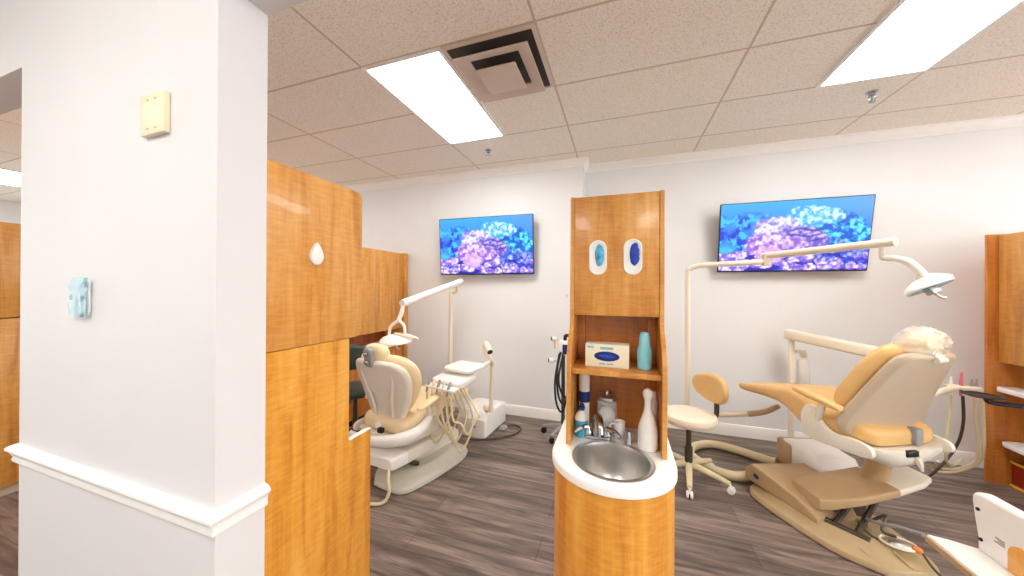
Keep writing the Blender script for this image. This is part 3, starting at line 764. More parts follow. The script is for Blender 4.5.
def dental_chair(label, Hb, rotb, H, rot, s, theta, kind):
    """local frame: +y towards the feet, origin under the seat's rear; s = height of the cushion's underside; the base stands in its own frame (Hb, rotb)"""
    t = thing('dental_chair', label, 'dental chair', (H[0], H[1], 0), rot, 'dental chairs')
    right = kind == 'raised'
    shell_m = 'shell' if right else 'shell_light'
    base_m = 'base_tan' if right else 'base_grey'
    cov_m = 'tan' if right else 'shell_light'
    cush = 'vinyl' if right else 'vinyl_light'
    MB = (Matrix.Translation((H[0], H[1], 0)) @ Matrix.Rotation(rot, 4, 'Z')).inverted() @ Matrix.Translation((Hb[0], Hb[1], 0)) @ Matrix.Rotation(rotb, 4, 'Z')
    P = lambda name, bm, mm, par=t, ang=40: obj(name, bm, mm, par, world=False, ang=ang)
    PB = lambda name, bm, mm, par=t, ang=40: obj(name, xform(bm, MB), mm, par, world=False, ang=ang)
    # --- base plate: wedge dish, narrow at the head end
    outl = smooth_poly([(-.16, -.20), (-.02, -.215), (.13, -.20), (.205, -.04), (.27, .28), (.27, .46), (.2, .58), (-.04, .63), (-.26, .6), (-.37, .50), (-.37, .3), (-.29, -.03)], 4)
    c0 = Vector((-.04, .2))
    def br(f, z): return [Vector((c0.x + (x - c0.x) * f, c0.y + (y - c0.y) * f, z)) for x, y in outl]
    b = BM(); ring_loft(b, [br(.96, .0015), br(1, .008), br(1, .03), br(.985, .04), br(.8, .05), br(.66, .09), br(.6, .094)]); PB('base_plate', b, base_m)
    if right:
        b = BM(); tube(b, [(-.02, -.2, .045), (.0, .0, .085), (.02, .2, .1)], [.006, .012, .02], 8); tube(b, [(-.16, -.12, .045), (-.17, .05, .075), (-.15, .2, .1)], [.006, .012, .02], 8); PB('base_rib', b, base_m)
    # --- cover of the lift housing at the foot end
    pr = [(.10, .07), (.62, .07), (.615, .16), (.55, .215), (.36, .215), (.20, .175), (.10, .11)]
    b = BM(); prism(b, pr, 'x', -.33, .10, .014, 3)
    for v in b.verts:                      # the near end of the housing tapers
        if v.co.y < .3: v.co.x = -.12 + (v.co.x + .12) * (.62 + .38 * max(0, (v.co.y - .1) / .2))
    PB('lift_housing', b, cov_m)
    b = BM(); ell(b, (-.333, .50, .145), (.004, .028, .016)); PB('emblem', b, 'dark_blue')
    # --- lift arm
    if right:     # world-space plate sweeping from the housing to the right, below the seat
        W = (Matrix.Translation((H[0], H[1], 0)) @ Matrix.Rotation(rot, 4, 'Z')).inverted()
        def sect(c, hw, th, d=(-.25, .97)):
            dv = Vector((d[0], d[1], 0)).normalized()
            return [Vector(c) + dv * x + Vector((0, 0, z)) for x, z in rrect(hw * 2, th, .014, 4)]
        b = BM(); ring_loft(b, [sect((1.18, 2.66, .20), .11, .07), sect((1.23, 2.665, .215), .13, .07), sect((1.38, 2.69, .26), .145, .055), sect((1.60, 2.755, .315), .14, .045)]); P('lift_arm', xform(b, W), cov_m)
        b = BM(); ring_loft(b, [sect((1.602, 2.755, .3155), .138, .043), sect((1.76, 2.805, .352), .12, .036), sect((1.83, 2.825, .368), .09, .03), sect((1.85, 2.83, .372), .07, .022)]); P('arm_end_cover', xform(b, W), 'shell_light')
        b = BM()
        tube(b, [(1.28, 2.55, .10), (1.50, 2.72, .245)], .016, 8, smooth=False); tube(b, [(1.36, 2.50, .09), (1.60, 2.72, .26)], .016, 8, smooth=False)
        tube(b, [(1.30, 2.64, .10), (1.46, 2.78, .24)], .026, 12, smooth=False); tube(b, [(1.25, 2.58, .10), (1.40, 2.46, .09)], .018, 10, smooth=False)
        box(b, 1.44, 1.52, 2.70, 2.80, .08, .25, .01)
        P('linkage', xform(b, W), 'dark_metal')
        b = BM(); tube(b, [(1.60, 2.78, .32), (1.60, 2.75, .42), (1.59, 2.73, s - .07)], [.07, .06, .08], 14); P('seat_mount', xform(b, W), cov_m)
    else:
        e1, e2 = Vector((0, .36, .20)), Vector((-.03, -.27, .245))
        d = (e2 - e1).normalized(); nrm = Vector((0, -d.z, d.y)); nrm = nrm if nrm.z > 0 else -nrm
        b = BM(); rings = []
        for tt, w, th in ((0, .165, .09), (.12, .17, .10), (.6, .165, .10), (.74, .165, .10)):
            c = e1 + (e2 - e1) * tt
            rings.append([c + Vector((x - .04, 0, 0)) + nrm * z for x, z in rrect(w * 2, th, .02, 4)])
        ring_loft(b, rings); PB('lift_arm', b, cov_m)
        b = BM(); rings = []
        for tt, w, th in ((.745, .165, .10), (.97, .16, .095), (1.0, .145, .07)):
            c = e1 + (e2 - e1) * tt
            rings.append([c + Vector((x - .04, 0, 0)) + nrm * z for x, z in rrect(w * 2, th, .02, 4)])
        ring_loft(b, rings); PB('arm_end_cover', b, 'white')
        b = BM(); tube(b, [(-.1, .02, .1), (-.08, -.1, .2)], .02, 8, smooth=False); tube(b, [(.06, .05, .1), (.04, -.1, .2)], .02, 8, smooth=False); PB('linkage', b, 'dark_metal')
        b = BM(); box(b, -.12, .10, -.12, .10, .28, s - .05, .02); P('seat_mount', b, shell_m)
    # --- seat shell under the cushion: shallow sides, deep keel
    def keel(y, w, zt, zs, zb, k=.35):
        return [Vector((x, y, s + z)) for x, z in ((-w, zt), (-w * 1.0, (zt + zs) / 2), (-w * .97, zs), (-w * .72, zs - (zs - zb) * .45), (-w * k, zb + .006), (-w * k * .5, zb), (w * k * .5, zb), (w * k, zb + .006), (w * .72, zs - (zs - zb) * .45), (w * .97, zs), (w, (zt + zs) / 2), (w, zt), (w * .5, zt), (-w * .5, zt))]
    b = BM(); ring_loft(b, [keel(-.175, .12, .02, .0, -.03), keel(-.165, .21, .025, .0, -.06), keel(-.12, .262, .025, -.012, -.10), keel(-.02, .27, .01, -.03, -.11), keel(.13, .258, -.005, -.03, -.085), keel(.25, .2, -.01, -.03, -.05), keel(.29, .15, -.012, -.025, -.04)]); P('seat_shell', b, 'shell_light', ang=50)
    # --- seat and leg cushion
    b = BM(); S = []
    for y, w, zt, zb in ((-.13, .17, .10, .035), (-.12, .215, .125, .032), (-.08, .24, .14, .032), (.0, .25, .16, .012), (.15, .255, .18, -.003), (.26, .25, .21, -.008), (.33, .235, .225, .02), (.40, .215, .225, .055), (.5, .195, .205, .075), (.65, .18, .165, .075), (.8, .17, .13, .062), (.87, .16, .115, .06), (.905, .135, .105, .066), (.915, .10, .098, .074)):
        r = min((zt - zb) * .42, .055); ring = []
        for x, z in rrect(w * 2, zt - zb, r, 5):
            dish = -.018 * (1 - (x / w) ** 2) * (z > 0)
            ring.append(Vector((x, y, s + (zt + zb) / 2 + z + dish)))
        S.append(ring)
    ring_loft(b, S); P('seat_cushion', b, cush, ang=60)
    # --- backrest in its own tilted frame: pivot, leaning to -y
    B = Matrix.Translation((0, -.02, s + .085)) @ Matrix.Rotation(theta, 4, 'X')
    if right:
        hs = [(0, -.045), (.24, -.03), (.298, .02), (.292, .10), (.25, .27), (.212, .43), (.175, .53), (.11, .555), (0, .56)]
        hcs = [(0, .05), (.20, .06), (.262, .11), (.278, .19), (.262, .30), (.232, .43), (.185, .535), (.11, .575), (0, .58)]
    else:
        hs = [(0, -.02), (.13, -.01), (.18, .05), (.225, .14), (.268, .25), (.292, .36), (.28, .46), (.22, .535), (.125, .562), (0, .565)]
        hcs = [(0, .05), (.13, .06), (.19, .10), (.25, .18), (.298, .29), (.312, .38), (.295, .475), (.23, .55), (.13, .58), (0, .585)]
    full = lambda h: smooth_poly(h + [(-x, z) for x, z in reversed(h[1:-1])], 3)
    def curve(bm, k, kz=.0):
        for v in bm.verts: v.co.y += k * v.co.x ** 2 + kz * (v.co.z - .28) ** 2
        return bm
    b = BM(); blob_panel(b, full(hs), .0, -.055, .03); curve(b, .75, -.2); P('back_shell', xform(b, B), shell_m, ang=60)
    b = BM(); blob_panel(b, full(hcs), .085, .002, .042); curve(b, .75, -.2); P('back_cushion', xform(b, B), cush, ang=60)
    if not right:      # moulded ridges on the pale shell
        for sx in (-1, 1):
            b = BM(); tube(b, [(sx * .09, -.052, .03), (sx * .115, -.054, .22), (sx * .16, -.05, .38), (sx * .175, -.036, .50)], [.010, .014, .014, .004], 8); curve(b, .75, -.2); P('shell_ridge', xform(b, B), shell_m, ang=60)
    # --- headrest on its slide
    b = BM(); box(b, -.05, .05, -.03, .0, .48, .60, .01); P('headrest_slide', xform(b, B), 'shell_light' if right else 'grey')
    hr = Matrix.Translation((0, .025, .58 if right else .585)) @ Matrix.Rotation(math.radians(-8), 4, 'X')
    b = BM(); ell(b, (0, 0, 0), (.115 if right else .12, .055, .068 if right else .092), power=.8, u=32, v=18)
    for v in b.verts: v.co.y += .9 * v.co.x ** 2 - .01
    hc = P('headrest', xform(b, B @ hr), 'vinyl_light', ang=60)
    b = BM()
    if right:
        ell(b, (0, -.06, -.045), (.045, .035, .03), u=16, v=10); tube(b, [(-.03, -.09, -.06), (.03, -.09, -.06)], .016, 10, smooth=False)
        P('headrest_knob', xform(b, B @ hr), 'shell_light')
        b = BM(); ell(b, (0, -.006, .0), (.135, .082, .09), u=96, v=50, power=.9)
        for v in b.verts:
            q = v.co.copy()
            rg = 1 - abs(noise.noise(Vector((q.x * 13 + q.z * 9 + 5, q.y * 10, q.z * 13 - q.x * 9))))      # ridged creases
            k = (rg - .75) * .042 + noise.noise(q * 40 + Vector((4, 1, 2))) * .006
            v.co += q.normalized() * k; v.co.y += .9 * v.co.x ** 2
        tag(P('plastic_wrap', xform(b, B @ hr), 'clear_wrap', ang=70), 'crinkled clear plastic wrap')
    else:
        prism(b, rrect(.085, .15, .03, 5), 'y', -.10, -.045, .012, 3)
        P('headrest_bracket', xform(b, B @ hr), 'grey')
        b = BM(); tube(b, [(-.025, -.105, -.03), (.025, -.105, -.03)], .014, 10, smooth=False); tube(b, [(-.02, -.105, .03), (.02, -.105, .035)], .01, 10, smooth=False); tag(P('lever', xform(b, B @ hr), 'chrome'), 'chrome lever')
    # --- hinge covers joining back and seat, armrests
    for sx in (-1, 1):
        prof = smooth_poly([(.22, -.03), (.225, .10), (.19, .17), (.14, .165), (.10, .09), (.03, .05), (-.08, .06), (-.16, .04), (-.15, -.02), (.05, -.04), (.15, -.045)], 4)
        b = BM(); prism(b, [(p[0], s + p[1]) for p in prof], 'x', sx * .262, sx * .292, .007, 2); P('hinge_cover', b, 'shell_light')
        b = BM(); rings = []
        for y, zc, w, h in ((-.03, .215, .018, .016), (-.02, .22, .03, .03), (.1, .242, .036, .038), (.17, .252, .037, .038), (.245, .262, .030, .032), (.262, .263, .018, .016)):
            rings.append([Vector((sx * .305 + x, y, s + zc + z)) for x, z in rrect(w * 2, h, h * .45, 4)])
        ring_loft(b, rings); ar = P('armrest', b, cush, ang=60)
        b = BM(); tube(b, [(sx * .285, .12, s + .10), (sx * .30, .09, s + .17), (sx * .305, .07, s + .225)], .018, 10); P('armrest_post', b, 'shell_light', ar)
    # --- rear bracket with black release box, or the pale frame bow of the lowered chair
    if right:
        b = BM(); box(b, .045, .10, -.152, -.10, s + .03, s + .13, .012); P('rear_bracket', b, 'grey')
        b = BM(); box(b, -.07, .01, -.185, -.155, s - .012, s + .024, .006); P('release_box', b, 'black')
        b = BM(); tube(b, [(-.0, -.175, s - .01), (.01, -.185, s - .05), (.02, -.19, s - .09)], [.018, .015, .006], 8); P('release_lever', b, 'shell_light')
    else:
        b = BM(); tube(b, [(.285, .12, s + .10), (.30, .0, s + .05), (.27, -.14, s + .03), (.12, -.235, s + .01), (-.08, -.255, s + .0), (-.24, -.22, s - .01)], [.028, .038, .04, .036, .03, .022], 12, flat=1.3); P('frame_bow', b, 'white')
        b = BM(); box(b, -.05, .0, -.15, -.10, s + .04, s + .10, .012); P('rear_bracket', b, 'white')
        b = BM(); box(b, .035, .085, -.20, -.165, s + .045, s + .085, .006); P('release_box', b, 'black')
    return t

CR_B, CR_BR = (1.47, 2.55), math.radians(20)
CL_B, CL_BR = (-1.65, 2.25), math.radians(-5)
dental_chair('raised tan dental chair with plastic wrapped headrest by the long lamp arm', CR_B, CR_BR, (1.54, 2.645), math.radians(26), .62, math.radians(20), 'raised')
dental_chair('lowered cream dental chair with grey headrest bracket behind the tall cabinet', CL_B, CL_BR, (-1.80, 2.26), math.radians(-9), .38, math.radians(17), 'lowered')

# foot control dropped on the base of the raised chair
t = thing('foot_control', 'tangled foot control with ring handle lying on the tan chair base', 'foot control', (1.56, 2.44, .06))
b = BM(); tube(b, [(1.47 + .075 * math.cos(a) + .06, 2.50 + .055 * math.sin(a) - .03, .105) for a in [2 * PI * k / 16 for k in range(17)]], .007, 8); obj('ring_handle', b, 'cream', t)
b = BM(); ell(b, (1.54, 2.455, .105), (.06, .035, .022)); obj('pedal_body', b, 'steel', t)
b = BM(); ell(b, (1.585, 2.43, .11), (.026, .018, .018)); obj('pedal_tip', b, 'orange', t)
b = BM(); tube(b, [(1.44, 2.56, .12), (1.40, 2.55, .14), (1.43, 2.50, .1), (1.50, 2.44, .1)], .007, 8); tube(b, [(1.6, 2.425, .105), (1.62, 2.36, .05), (1.68, 2.29, .012), (1.80, 2.18, .01)], .006, 8)
tube(b, [(1.48, 2.60, .13), (1.53, 2.56, .2), (1.49, 2.52, .13), (1.54, 2.50, .12)], .008, 8); obj('cable', b, 'dark_metal', t)

# ------------------------------------------------------------------ floor boxes and hoses
def utility_box(label, corner, rot, w, dpt, h, rear=None):
    t = thing('utility_box', label, 'utility box', (*corner, 0), rot, 'floor utility boxes')
    b = BM(); pr = [(0, .0015), (dpt, .0015), (dpt, h * .86), (dpt * .75, h), (.12 * dpt, h * .93), (0, h * .7)]
    prism(b, pr, 'x', 0, w, .03, 4); obj('cover', b, 'white', t, world=False)
    if rear:
        b = BM(); box(b, -.01, w + .01, dpt * .62, dpt + .01, .0015, h * .9, .02); obj('rear_cover', b, rear, t, world=False)
    b = BM(); ell(b, (w * .6, .0, h * .42), (.026, .005, .014)); obj('emblem', b, 'dark_blue', t, world=False)
utility_box('white floor box with blue emblem behind the raised chair', (1.43, 3.03), math.radians(14), .31, .42, .30, 'tan')
utility_box('white floor box under the hanging hoses of the lowered chair', (-1.66, 3.1), math.radians(-6), .36, .5, .27)

b = BM(); tube(b, [(1.095, 3.175, .09), (1.04, 3.13, .05), (.9, 3.072, .04), (.75, 3.128, .04), (.662, 3.249, .04), (.632, 3.387, .04), (.702, 3.533, .04), (.851, 3.627, .04), (1.013, 3.599, .04), (1.182, 3.501, .04), (1.27, 3.42, .05), (1.305, 3.39, .06)], .036, 14)
tag(obj('umbilical_hose', b, 'hose'), 'thick cream hose looping over the floor beside the stool', 'hose')

t = thing('foot_pedal', 'small grey foot pedal with a dark cable loop by the white box', 'foot pedal', (-1.27, 3.33, 0))
b = BM(); lathe(b, [(.045, .0015), (.05, .012), (.042, .035), (.02, .045)], -1.215, 3.36, 20); obj('pedal', b, 'grey', t)
b = BM(); tube(b, [(-1.21, 3.40, .02), (-1.12, 3.47, .012), (-1.03, 3.42, .01), (-1.05, 3.27, .01), (-1.2, 3.12, .01), (-1.36, 3.03, .01), (-1.48, 3.0, .012)], .009, 8); obj('cable', b, 'dark_metal', t)

# ------------------------------------------------------------------ operating lights
def lamp_head(t, c, axis_yaw, tilt, m_shell, r=.15, roll=0.0):
    """round dished reflector facing down, with a yoke handle and rear bar"""
    R = Matrix.Translation(c) @ Matrix.Rotation(axis_yaw, 4, 'Z') @ Matrix.Rotation(roll, 4, 'Y') @ Matrix.Rotation(tilt, 4, 'X')
    b = BM(); lathe(b, [(r, -.012), (r * 1.02, -.004), (r * .98, .006), (r * .8, .026), (r * .4, .046), (.02, .052)], 0, 0, 36, 1.0, .72); h = obj('lamp_head', xform(b, R), m_shell, t)
    b = BM(); lathe(b, [(r * .97, -.0125), (r * .93, -.016), (r * .7, -.0128), (r * .3, -.0125), (.01, -.0125)], 0, 0, 36, 1.0, .72); obj('reflector', xform(b, R), 'light_lens', h)
    b = BM(); box(b, -.03, .03, -.02, .02, -.05, -.012, .006); tube(b, [(0, 0, -.05), (.01, 0, -.075), (.03, 0, -.085)], .009, 8); tag(obj('bulb_holder', xform(b, R), 'steel', h), 'steel bulb holder')
    b = BM(); tube(b, [(0, 0, .05), (r * .7, 0, .046), (r * 1.2, .0, .034), (r * 1.5, .0, .022)], [.022, .02, .014, .010], 10); obj('rear_handle', xform(b, R), 'cream', h)
    return h
t = thing('operating_light', 'cream operating light on a tall bent pole reaching over the raised chair', 'dental light', (.604, 3.364, .4), 0, 'operating lights')
b = BM(); tube(b, [(.604, 3.364, .36), (.604, 3.364, 1.0), (.604, 3.364, 1.68), (.62, 3.362, 1.745), (.68, 3.355, 1.775), (.78, 3.343, 1.785), (1.2, 3.295, 1.80)], .023, 14, n=6); obj('pole', b, 'cream', t)
b = BM(); tube(b, [(1.19, 3.29, 1.765), (1.19, 3.29, 1.86)], .03, 16, smooth=False); obj('elbow', b, 'cream', t)
b = BM(); tube(b, [(1.17, 3.32, 1.85), (1.62, 2.64, 1.862)], .0265, 16, smooth=False); obj('swing_arm', b, 'cream', t)
b = BM(); tube(b, [(1.585, 2.69, 1.84), (1.585, 2.69, 1.775), (1.60, 2.68, 1.765), (1.64, 2.66, 1.76)], [.016, .016, .018, .018], 12, n=4)
tube(b, [(1.63, 2.66, 1.76), (1.67, 2.63, 1.735), (1.70, 2.60, 1.68), (1.72, 2.58, 1.635)], [.017, .022, .022, .02], 12); obj('drop_arm', b, 'shell_light', t)
lamp_head(t, (1.72, 2.57, 1.585), math.radians(24), math.radians(-30), 'white', .125, math.radians(-14))
b = BM(); tube(b, [(.604, 3.364, .405), (.85, 3.345, .43), (1.12, 3.315, .485)], .02, 12, smooth=False); obj('base_arm', b, 'cream_dark', t)
b = BM(); tube(b, [(1.07, 3.322, .475), (1.18, 3.29, .52), (1.25, 3.22, .60)], [.024, .022, .018], 10); obj('clamp', b, 'tan', t)

t = thing('operating_light', 'white operating light with slanted arm reaching over the lowered chair', 'dental light', (-1.93, 3.45, .3), 0, 'operating lights')
b = BM(); tube(b, [(-1.93, 3.45, .25), (-1.93, 3.45, 1.52)], .024, 14, smooth=False); tube(b, [(-1.93, 3.45, 1.505), (-1.85, 3.45, 1.52), (-1.84, 3.45, 1.58)], .019, 12); obj('pole', b, 'cream', t)
b = BM(); tube(b, [(-1.82, 3.50, 1.645), (-1.86, 2.44, 1.42)], .034, 16, smooth=False); obj('swing_arm', b, 'white', t)
b = BM(); tube(b, [(-1.86, 2.45, 1.40), (-1.862, 2.44, 1.34), (-1.88, 2.42, 1.27)], [.016, .02, .02], 12)
tube(b, [(-1.88, 2.42, 1.27), (-1.965, 2.42, 1.21), (-1.985, 2.42, 1.12)], .014, 10); tube(b, [(-1.88, 2.42, 1.27), (-1.82, 2.42, 1.22), (-1.81, 2.42, 1.10)], .014, 10); obj('yoke', b, 'white', t)
lamp_head(t, (-1.91, 2.42, 1.09), math.radians(5), math.radians(10), 'white', .15)
b = BM(); tube(b, [(-1.93, 3.45, .27), (-1.88, 3.25, .30), (-1.80, 3.05, .36)], .021, 12); obj('base_arm', b, 'cream', t)

# ------------------------------------------------------------------ delivery arm and bottle behind the raised chair
t = thing('arm_support', 'cream spring arm on a post against the white wall behind raised chair', 'delivery arm', (1.573, 3.80, .2))
b = BM(); box(b, 1.552, 1.596, 3.78, 3.825, .0015, 1.10, .01); obj('post', b, 'cream', t)
b = BM(); prism(b, rrect(.085, .095, .022, 4), 'y', 0, .72, .012)
v0, v1 = Vector((1.54, 3.82, 1.135)), Vector((1.99, 3.27, 1.055)); dv = (v1 - v0)
xform(b, Matrix.Translation(v0) @ dv.to_track_quat('Y', 'Z').to_matrix().to_4x4()); obj('spring_arm', b, 'cream', t)
b = BM(); tube(b, [(1.96, 3.30, 1.03), (1.96, 3.30, .95)], .022, 12, smooth=False); box(b, 1.92, 2.0, 3.26, 3.34, .92, .95, .008); obj('end_knuckle', b, 'steel', t)
b = BM(); box(b, 1.60, 1.69, 3.79, 3.815, .955, .985, .004); obj('bottle_bracket', b, 'cream', t)
t = thing('water_bottle', 'white water bottle hanging beside the cream arm post', 'bottle', (1.67, 3.79, .65))
b = BM(); lathe(b, [(.04, .65), (.047, .66), (.048, .86), (.044, .885), (.024, .905), (.022, .915)], 1.668, 3.795); obj('body', b, 'white', t)
b = BM(); lathe(b, [(.027, .9155), (.027, .95), (.02, .954)], 1.668, 3.795); obj('cap', b, 'cream', t)

# assistant's instruments, hoses and tray at the right edge
t = thing('instrument_holder', 'cream instrument holder with hanging hoses behind the raised chair back', 'instrument holder', (2.3, 3.1, .8))
b = BM(); tube(b, [(1.98, 3.05, .74), (2.15, 3.2, .79), (2.40, 3.36, .835)], .02, 10); ah = obj('support_arm', b, 'cream', t)
b = BM(); box(b, 2.36, 2.54, 3.34, 3.40, .82, .848, .01); hd = obj('holder', b, 'cream', t)
for hx, hm, hl in ((2.26, 'white', .06), (2.315, 'pink', .10), (2.37, 'steel', .05), (2.395, 'steel', .06)):
    hx += .125
    b = BM(); tube(b, [(hx, 3.37, .77), (hx, 3.37, .85), (hx - .004, 3.36, .85 + hl)], [.008, .011, .006], 10); obj('handpiece', b, hm, t)
for hx, hm, pts in ((2.33, 'dark_metal', [(2.335, 3.13, .80), (2.36, 3.16, .6), (2.36, 3.2, .42), (2.28, 3.2, .25), (2.12, 3.1, .16)]),
                    (2.39, 'hose', [(2.40, 3.13, .80), (2.43, 3.16, .6), (2.47, 3.2, .4), (2.49, 3.25, .27), (2.42, 3.3, .18), (2.25, 3.22, .2), (2.18, 3.1, .3)]),
                    (2.43, 'hose', [(2.44, 3.13, .80), (2.47, 3.16, .6), (2.50, 3.2, .4), (2.53, 3.28, .25), (2.46, 3.36, .13), (2.28, 3.3, .14), (2.1, 3.16, .28)]),
                    (2.27, 'hose', [(2.27, 3.13, .80), (2.25, 3.12, .6), (2.24, 3.12, .42), (2.28, 3.18, .28), (2.40, 3.3, .2), (2.48, 3.34, .24)])):
    b = BM(); tube(b, [(x + .115, y + .24, z - .03) for x, y, z in pts], .009, 8); obj('hanging_hose', b, hm, t)
t = thing('instrument_tray', 'black round tray on a dark arm in front of amber cabinet', 'tray', (2.37, 3.10, .82))
b = BM(); lathe(b, [(.07, .834), (.085, .838), (.095, .845), (.092, .847), (.084, .842), (.07, .839)], 2.37, 3.12, 40); obj('tray_plate', b, 'black', t)
b = BM(); tube(b, [(2.39, 3.125, .832), (2.41, 3.12, .80), (2.6, 3.12, .79), (2.84, 3.12, .785)], .02, 12, flat=.8); obj('tray_arm', b, 'navy', t)

# ------------------------------------------------------------------ delivery unit over the lowered chair
def delivery_unit():
    t = thing('delivery_unit', 'white delivery head with hanging handpiece hoses beside the lowered chair', 'delivery unit', (-1.30, 2.85, .3))
    R = Matrix.Translation((-1.36, 2.70, .815)) @ Matrix.Rotation(math.radians(-14), 4, 'Z') @ Matrix.Rotation(math.radians(4), 4, 'X')
    b = BM(); prism(b, rrect(.32, .26, .05, 6), 'z', 0, .03, .01, 3); obj('tray', xform(b, R), 'white', t)
    R2 = Matrix.Translation((-1.40, 2.58, .72)) @ Matrix.Rotation(math.radians(-14), 4, 'Z') @ Matrix.Rotation(math.radians(8), 4, 'X')
    b = BM(); prism(b, rrect(.34, .26, .05, 6), 'z', 0, .055, .016, 3); hd = obj('control_head', xform(b, R2), 'white', t)
    b = BM(); box(b, -.02, .10, -.132, -.128, .012, .036, .002); tag(obj('keypad', xform(b, R2), 'pale_blue', hd), 'pale blue keypad')
    b = BM(); box(b, -.17, .17, -.20, -.125, .0, .025, .01); obj('holder_rail', xform(b, R2), 'white', t)
    for k in range(5):
        hx = -.14 + k * .06
        b = BM(); tube(b, [(hx, -.21, -.03), (hx, -.18, .03), (hx, -.15, .075)], [.008, .012, .008], 10); obj('handpiece', xform(b, R2), 'cream' if k % 2 else 'grey', t)
    # support column and the curved bracket with a little lamp
    b = BM(); tube(b, [(-1.21, 2.98, .35), (-1.20, 2.98, .75), (-1.18, 2.93, .83), (-1.17, 2.86, .88), (-1.19, 2.86, .97)], .022, 12); obj('support_column', b, 'cream', t)
    b = BM(); tube(b, [(-1.17, 2.84, .86), (-1.22, 2.78, .83), (-1.30, 2.73, .825)], .02, 10); obj('link_bar', b, 'cream', t)
    b = BM(); tube(b, [(-1.22, 2.87, 1.03), (-1.15, 2.80, .965)], .03, 16, smooth=False); cl = obj('side_lamp', b, 'cream', t)
    b = BM(); tube(b, [(-1.152, 2.802, .967), (-1.146, 2.796, .961)], .025, 16, smooth=False); tag(obj('lamp_lens', b, 'black', cl), 'black lamp lens')
    b = BM(); tube(b, [(-1.24, 2.88, .90), (-1.255, 2.88, .99), (-1.225, 2.87, 1.03)], .012, 8); obj('lamp_bracket', b, 'cream', cl)
    # hoses hanging in loops
    inv = R2
    for k in range(6):
        p0 = R2 @ Vector((-.14 + k * .055, -.20, -.02))
        dx = -.02 + k * .012; low = .22 + .05 * ((k * 7) % 4)
        p4 = R2 @ Vector((-.10 + k * .045, -.04, .0))
        pts = [p0, p0 + Vector((.03 + dx * .3, -.03, -.18)), Vector((p0.x + .07 + dx, p0.y - .03, low + .1)), Vector((p0.x + .11 + dx, p0.y + .02, low)), Vector((p0.x + .16 + dx, p0.y + .08, low + .12)), Vector((p0.x + .15 + dx, p0.y + .13, .5)), p4]
        b = BM(); tube(b, pts, .0085, 8); obj('hanging_hose', b, 'hose', t)
    # arm tying the column to the floor box
    b = BM(); tube(b, [(-1.21, 2.98, .36), (-1.26, 3.08, .31), (-1.36, 3.2, .285)], .03, 12); obj('base_arm', b, 'cream', t)
delivery_unit()
b = BM(); tube(b, [(-1.62, 1.985, .215), (-1.585, 1.935, .17), (-1.565, 1.92, .09), (-1.60, 1.905, .02), (-1.68, 1.87, .013), (-1.85, 1.86, .013)], .012, 10)
tag(obj('floor_hose', b, 'hose'), 'thin cream hose curling off the end of the lowered chair', 'hose')

# ------------------------------------------------------------------ stools
def stool(label, c, rot, seat_z, m_seat, m_back, m_frame, back=True, phase=0.0, caster_m='white', up=0.0):
    t = thing('operator_stool', label, 'stool', (c[0], c[1], 0), rot, 'wheeled operator stools')
    P = lambda n, bm, mm, par=t: obj(n, bm, mm, par, world=False)
    b = BM(); lathe(b, [(.12, seat_z - .085), (.185, seat_z - .08), (.203, seat_z - .062), (.208, seat_z - .035), (.2, seat_z - .012), (.17, seat_z - .002), (.09, seat_z + .002), (.01, seat_z + .003)], 0, 0, 40); P('seat', b, m_seat)
    b = BM(); lathe(b, [(.028, .085), (.03, .10), (.03, .26), (.02, .262), (.02, seat_z - .09)], 0, 0, 18); P('gas_column', b, 'dark_metal')
    b = BM(); box(b, -.08, .08, -.08, .08, seat_z - .10, seat_z - .086, .004); P('seat_plate', b, 'dark_metal')
    for k in range(5):
        a = phase + 2 * PI * k / 5
        d = Vector((math.cos(a), math.sin(a), 0)); r0 = .29
        b = BM(); tube(b, [d * .02 + Vector((0, 0, .115)), d * .12 + Vector((0, 0, .105)), d * r0 + Vector((0, 0, .075))], [.026, .024, .018], 10); lg = P('leg', b, m_frame)
        b = BM(); s = Vector((-d.y, d.x, 0))
        for q in (-.014, .014):
            rg = []
            for (rr, hh) in ((.018, -.009), (.026, -.006), (.026, .006), (.018, .009)):
                rg.append([d * (r0 + .008) + s * (q + hh) + Vector((0, 0, .0275)) + (d * math.cos(2 * PI * i / 16) + Vector((0, 0, 1)) * math.sin(2 * PI * i / 16)) * rr for i in range(16)])
            ring_loft(b, rg)
        tube(b, [d * r0 + Vector((0, 0, .03)), d * r0 + Vector((0, 0, .075))], .008, 8, smooth=False)
        P('caster', b, caster_m, lg)
    if back:
        b = BM(); tube(b, [(0, .05, seat_z - .095), (0, .20, seat_z - .095), (0, .255, seat_z - .05), (0, .262, seat_z + .06), (0, .26, seat_z + .13 + up)], .016, 10, flat=1.4); P('back_bar', b, 'dark_metal')
        out = smooth_poly([(-.15, .06), (-.06, .015), (.06, .015), (.15, .06), (.185, .14), (.15, .215), (.05, .245), (-.05, .245), (-.15, .215), (-.185, .14)], 3)
        b = BM(); blob_panel(b, [(x, z + seat_z + .055 + up) for x, z in out], .205, .265, .03)
        for v in b.verts: v.co.y -= 1.5 * v.co.x ** 2
        P('backrest', b, m_back)
    return t
stool('cream wheeled stool with tan backrest between sink cabinet and raised chair', (.55, 3.0), math.radians(-62), .545, 'seat_cream', 'vinyl', 'hose', True, math.radians(-99 + 62))
stool('dark green wheeled stool half hidden beside the lowered chair headrest', (-2.46, 2.52), math.radians(-150), .60, 'seat_dark', 'seat_dark', 'black', True, .3, 'black', .14)

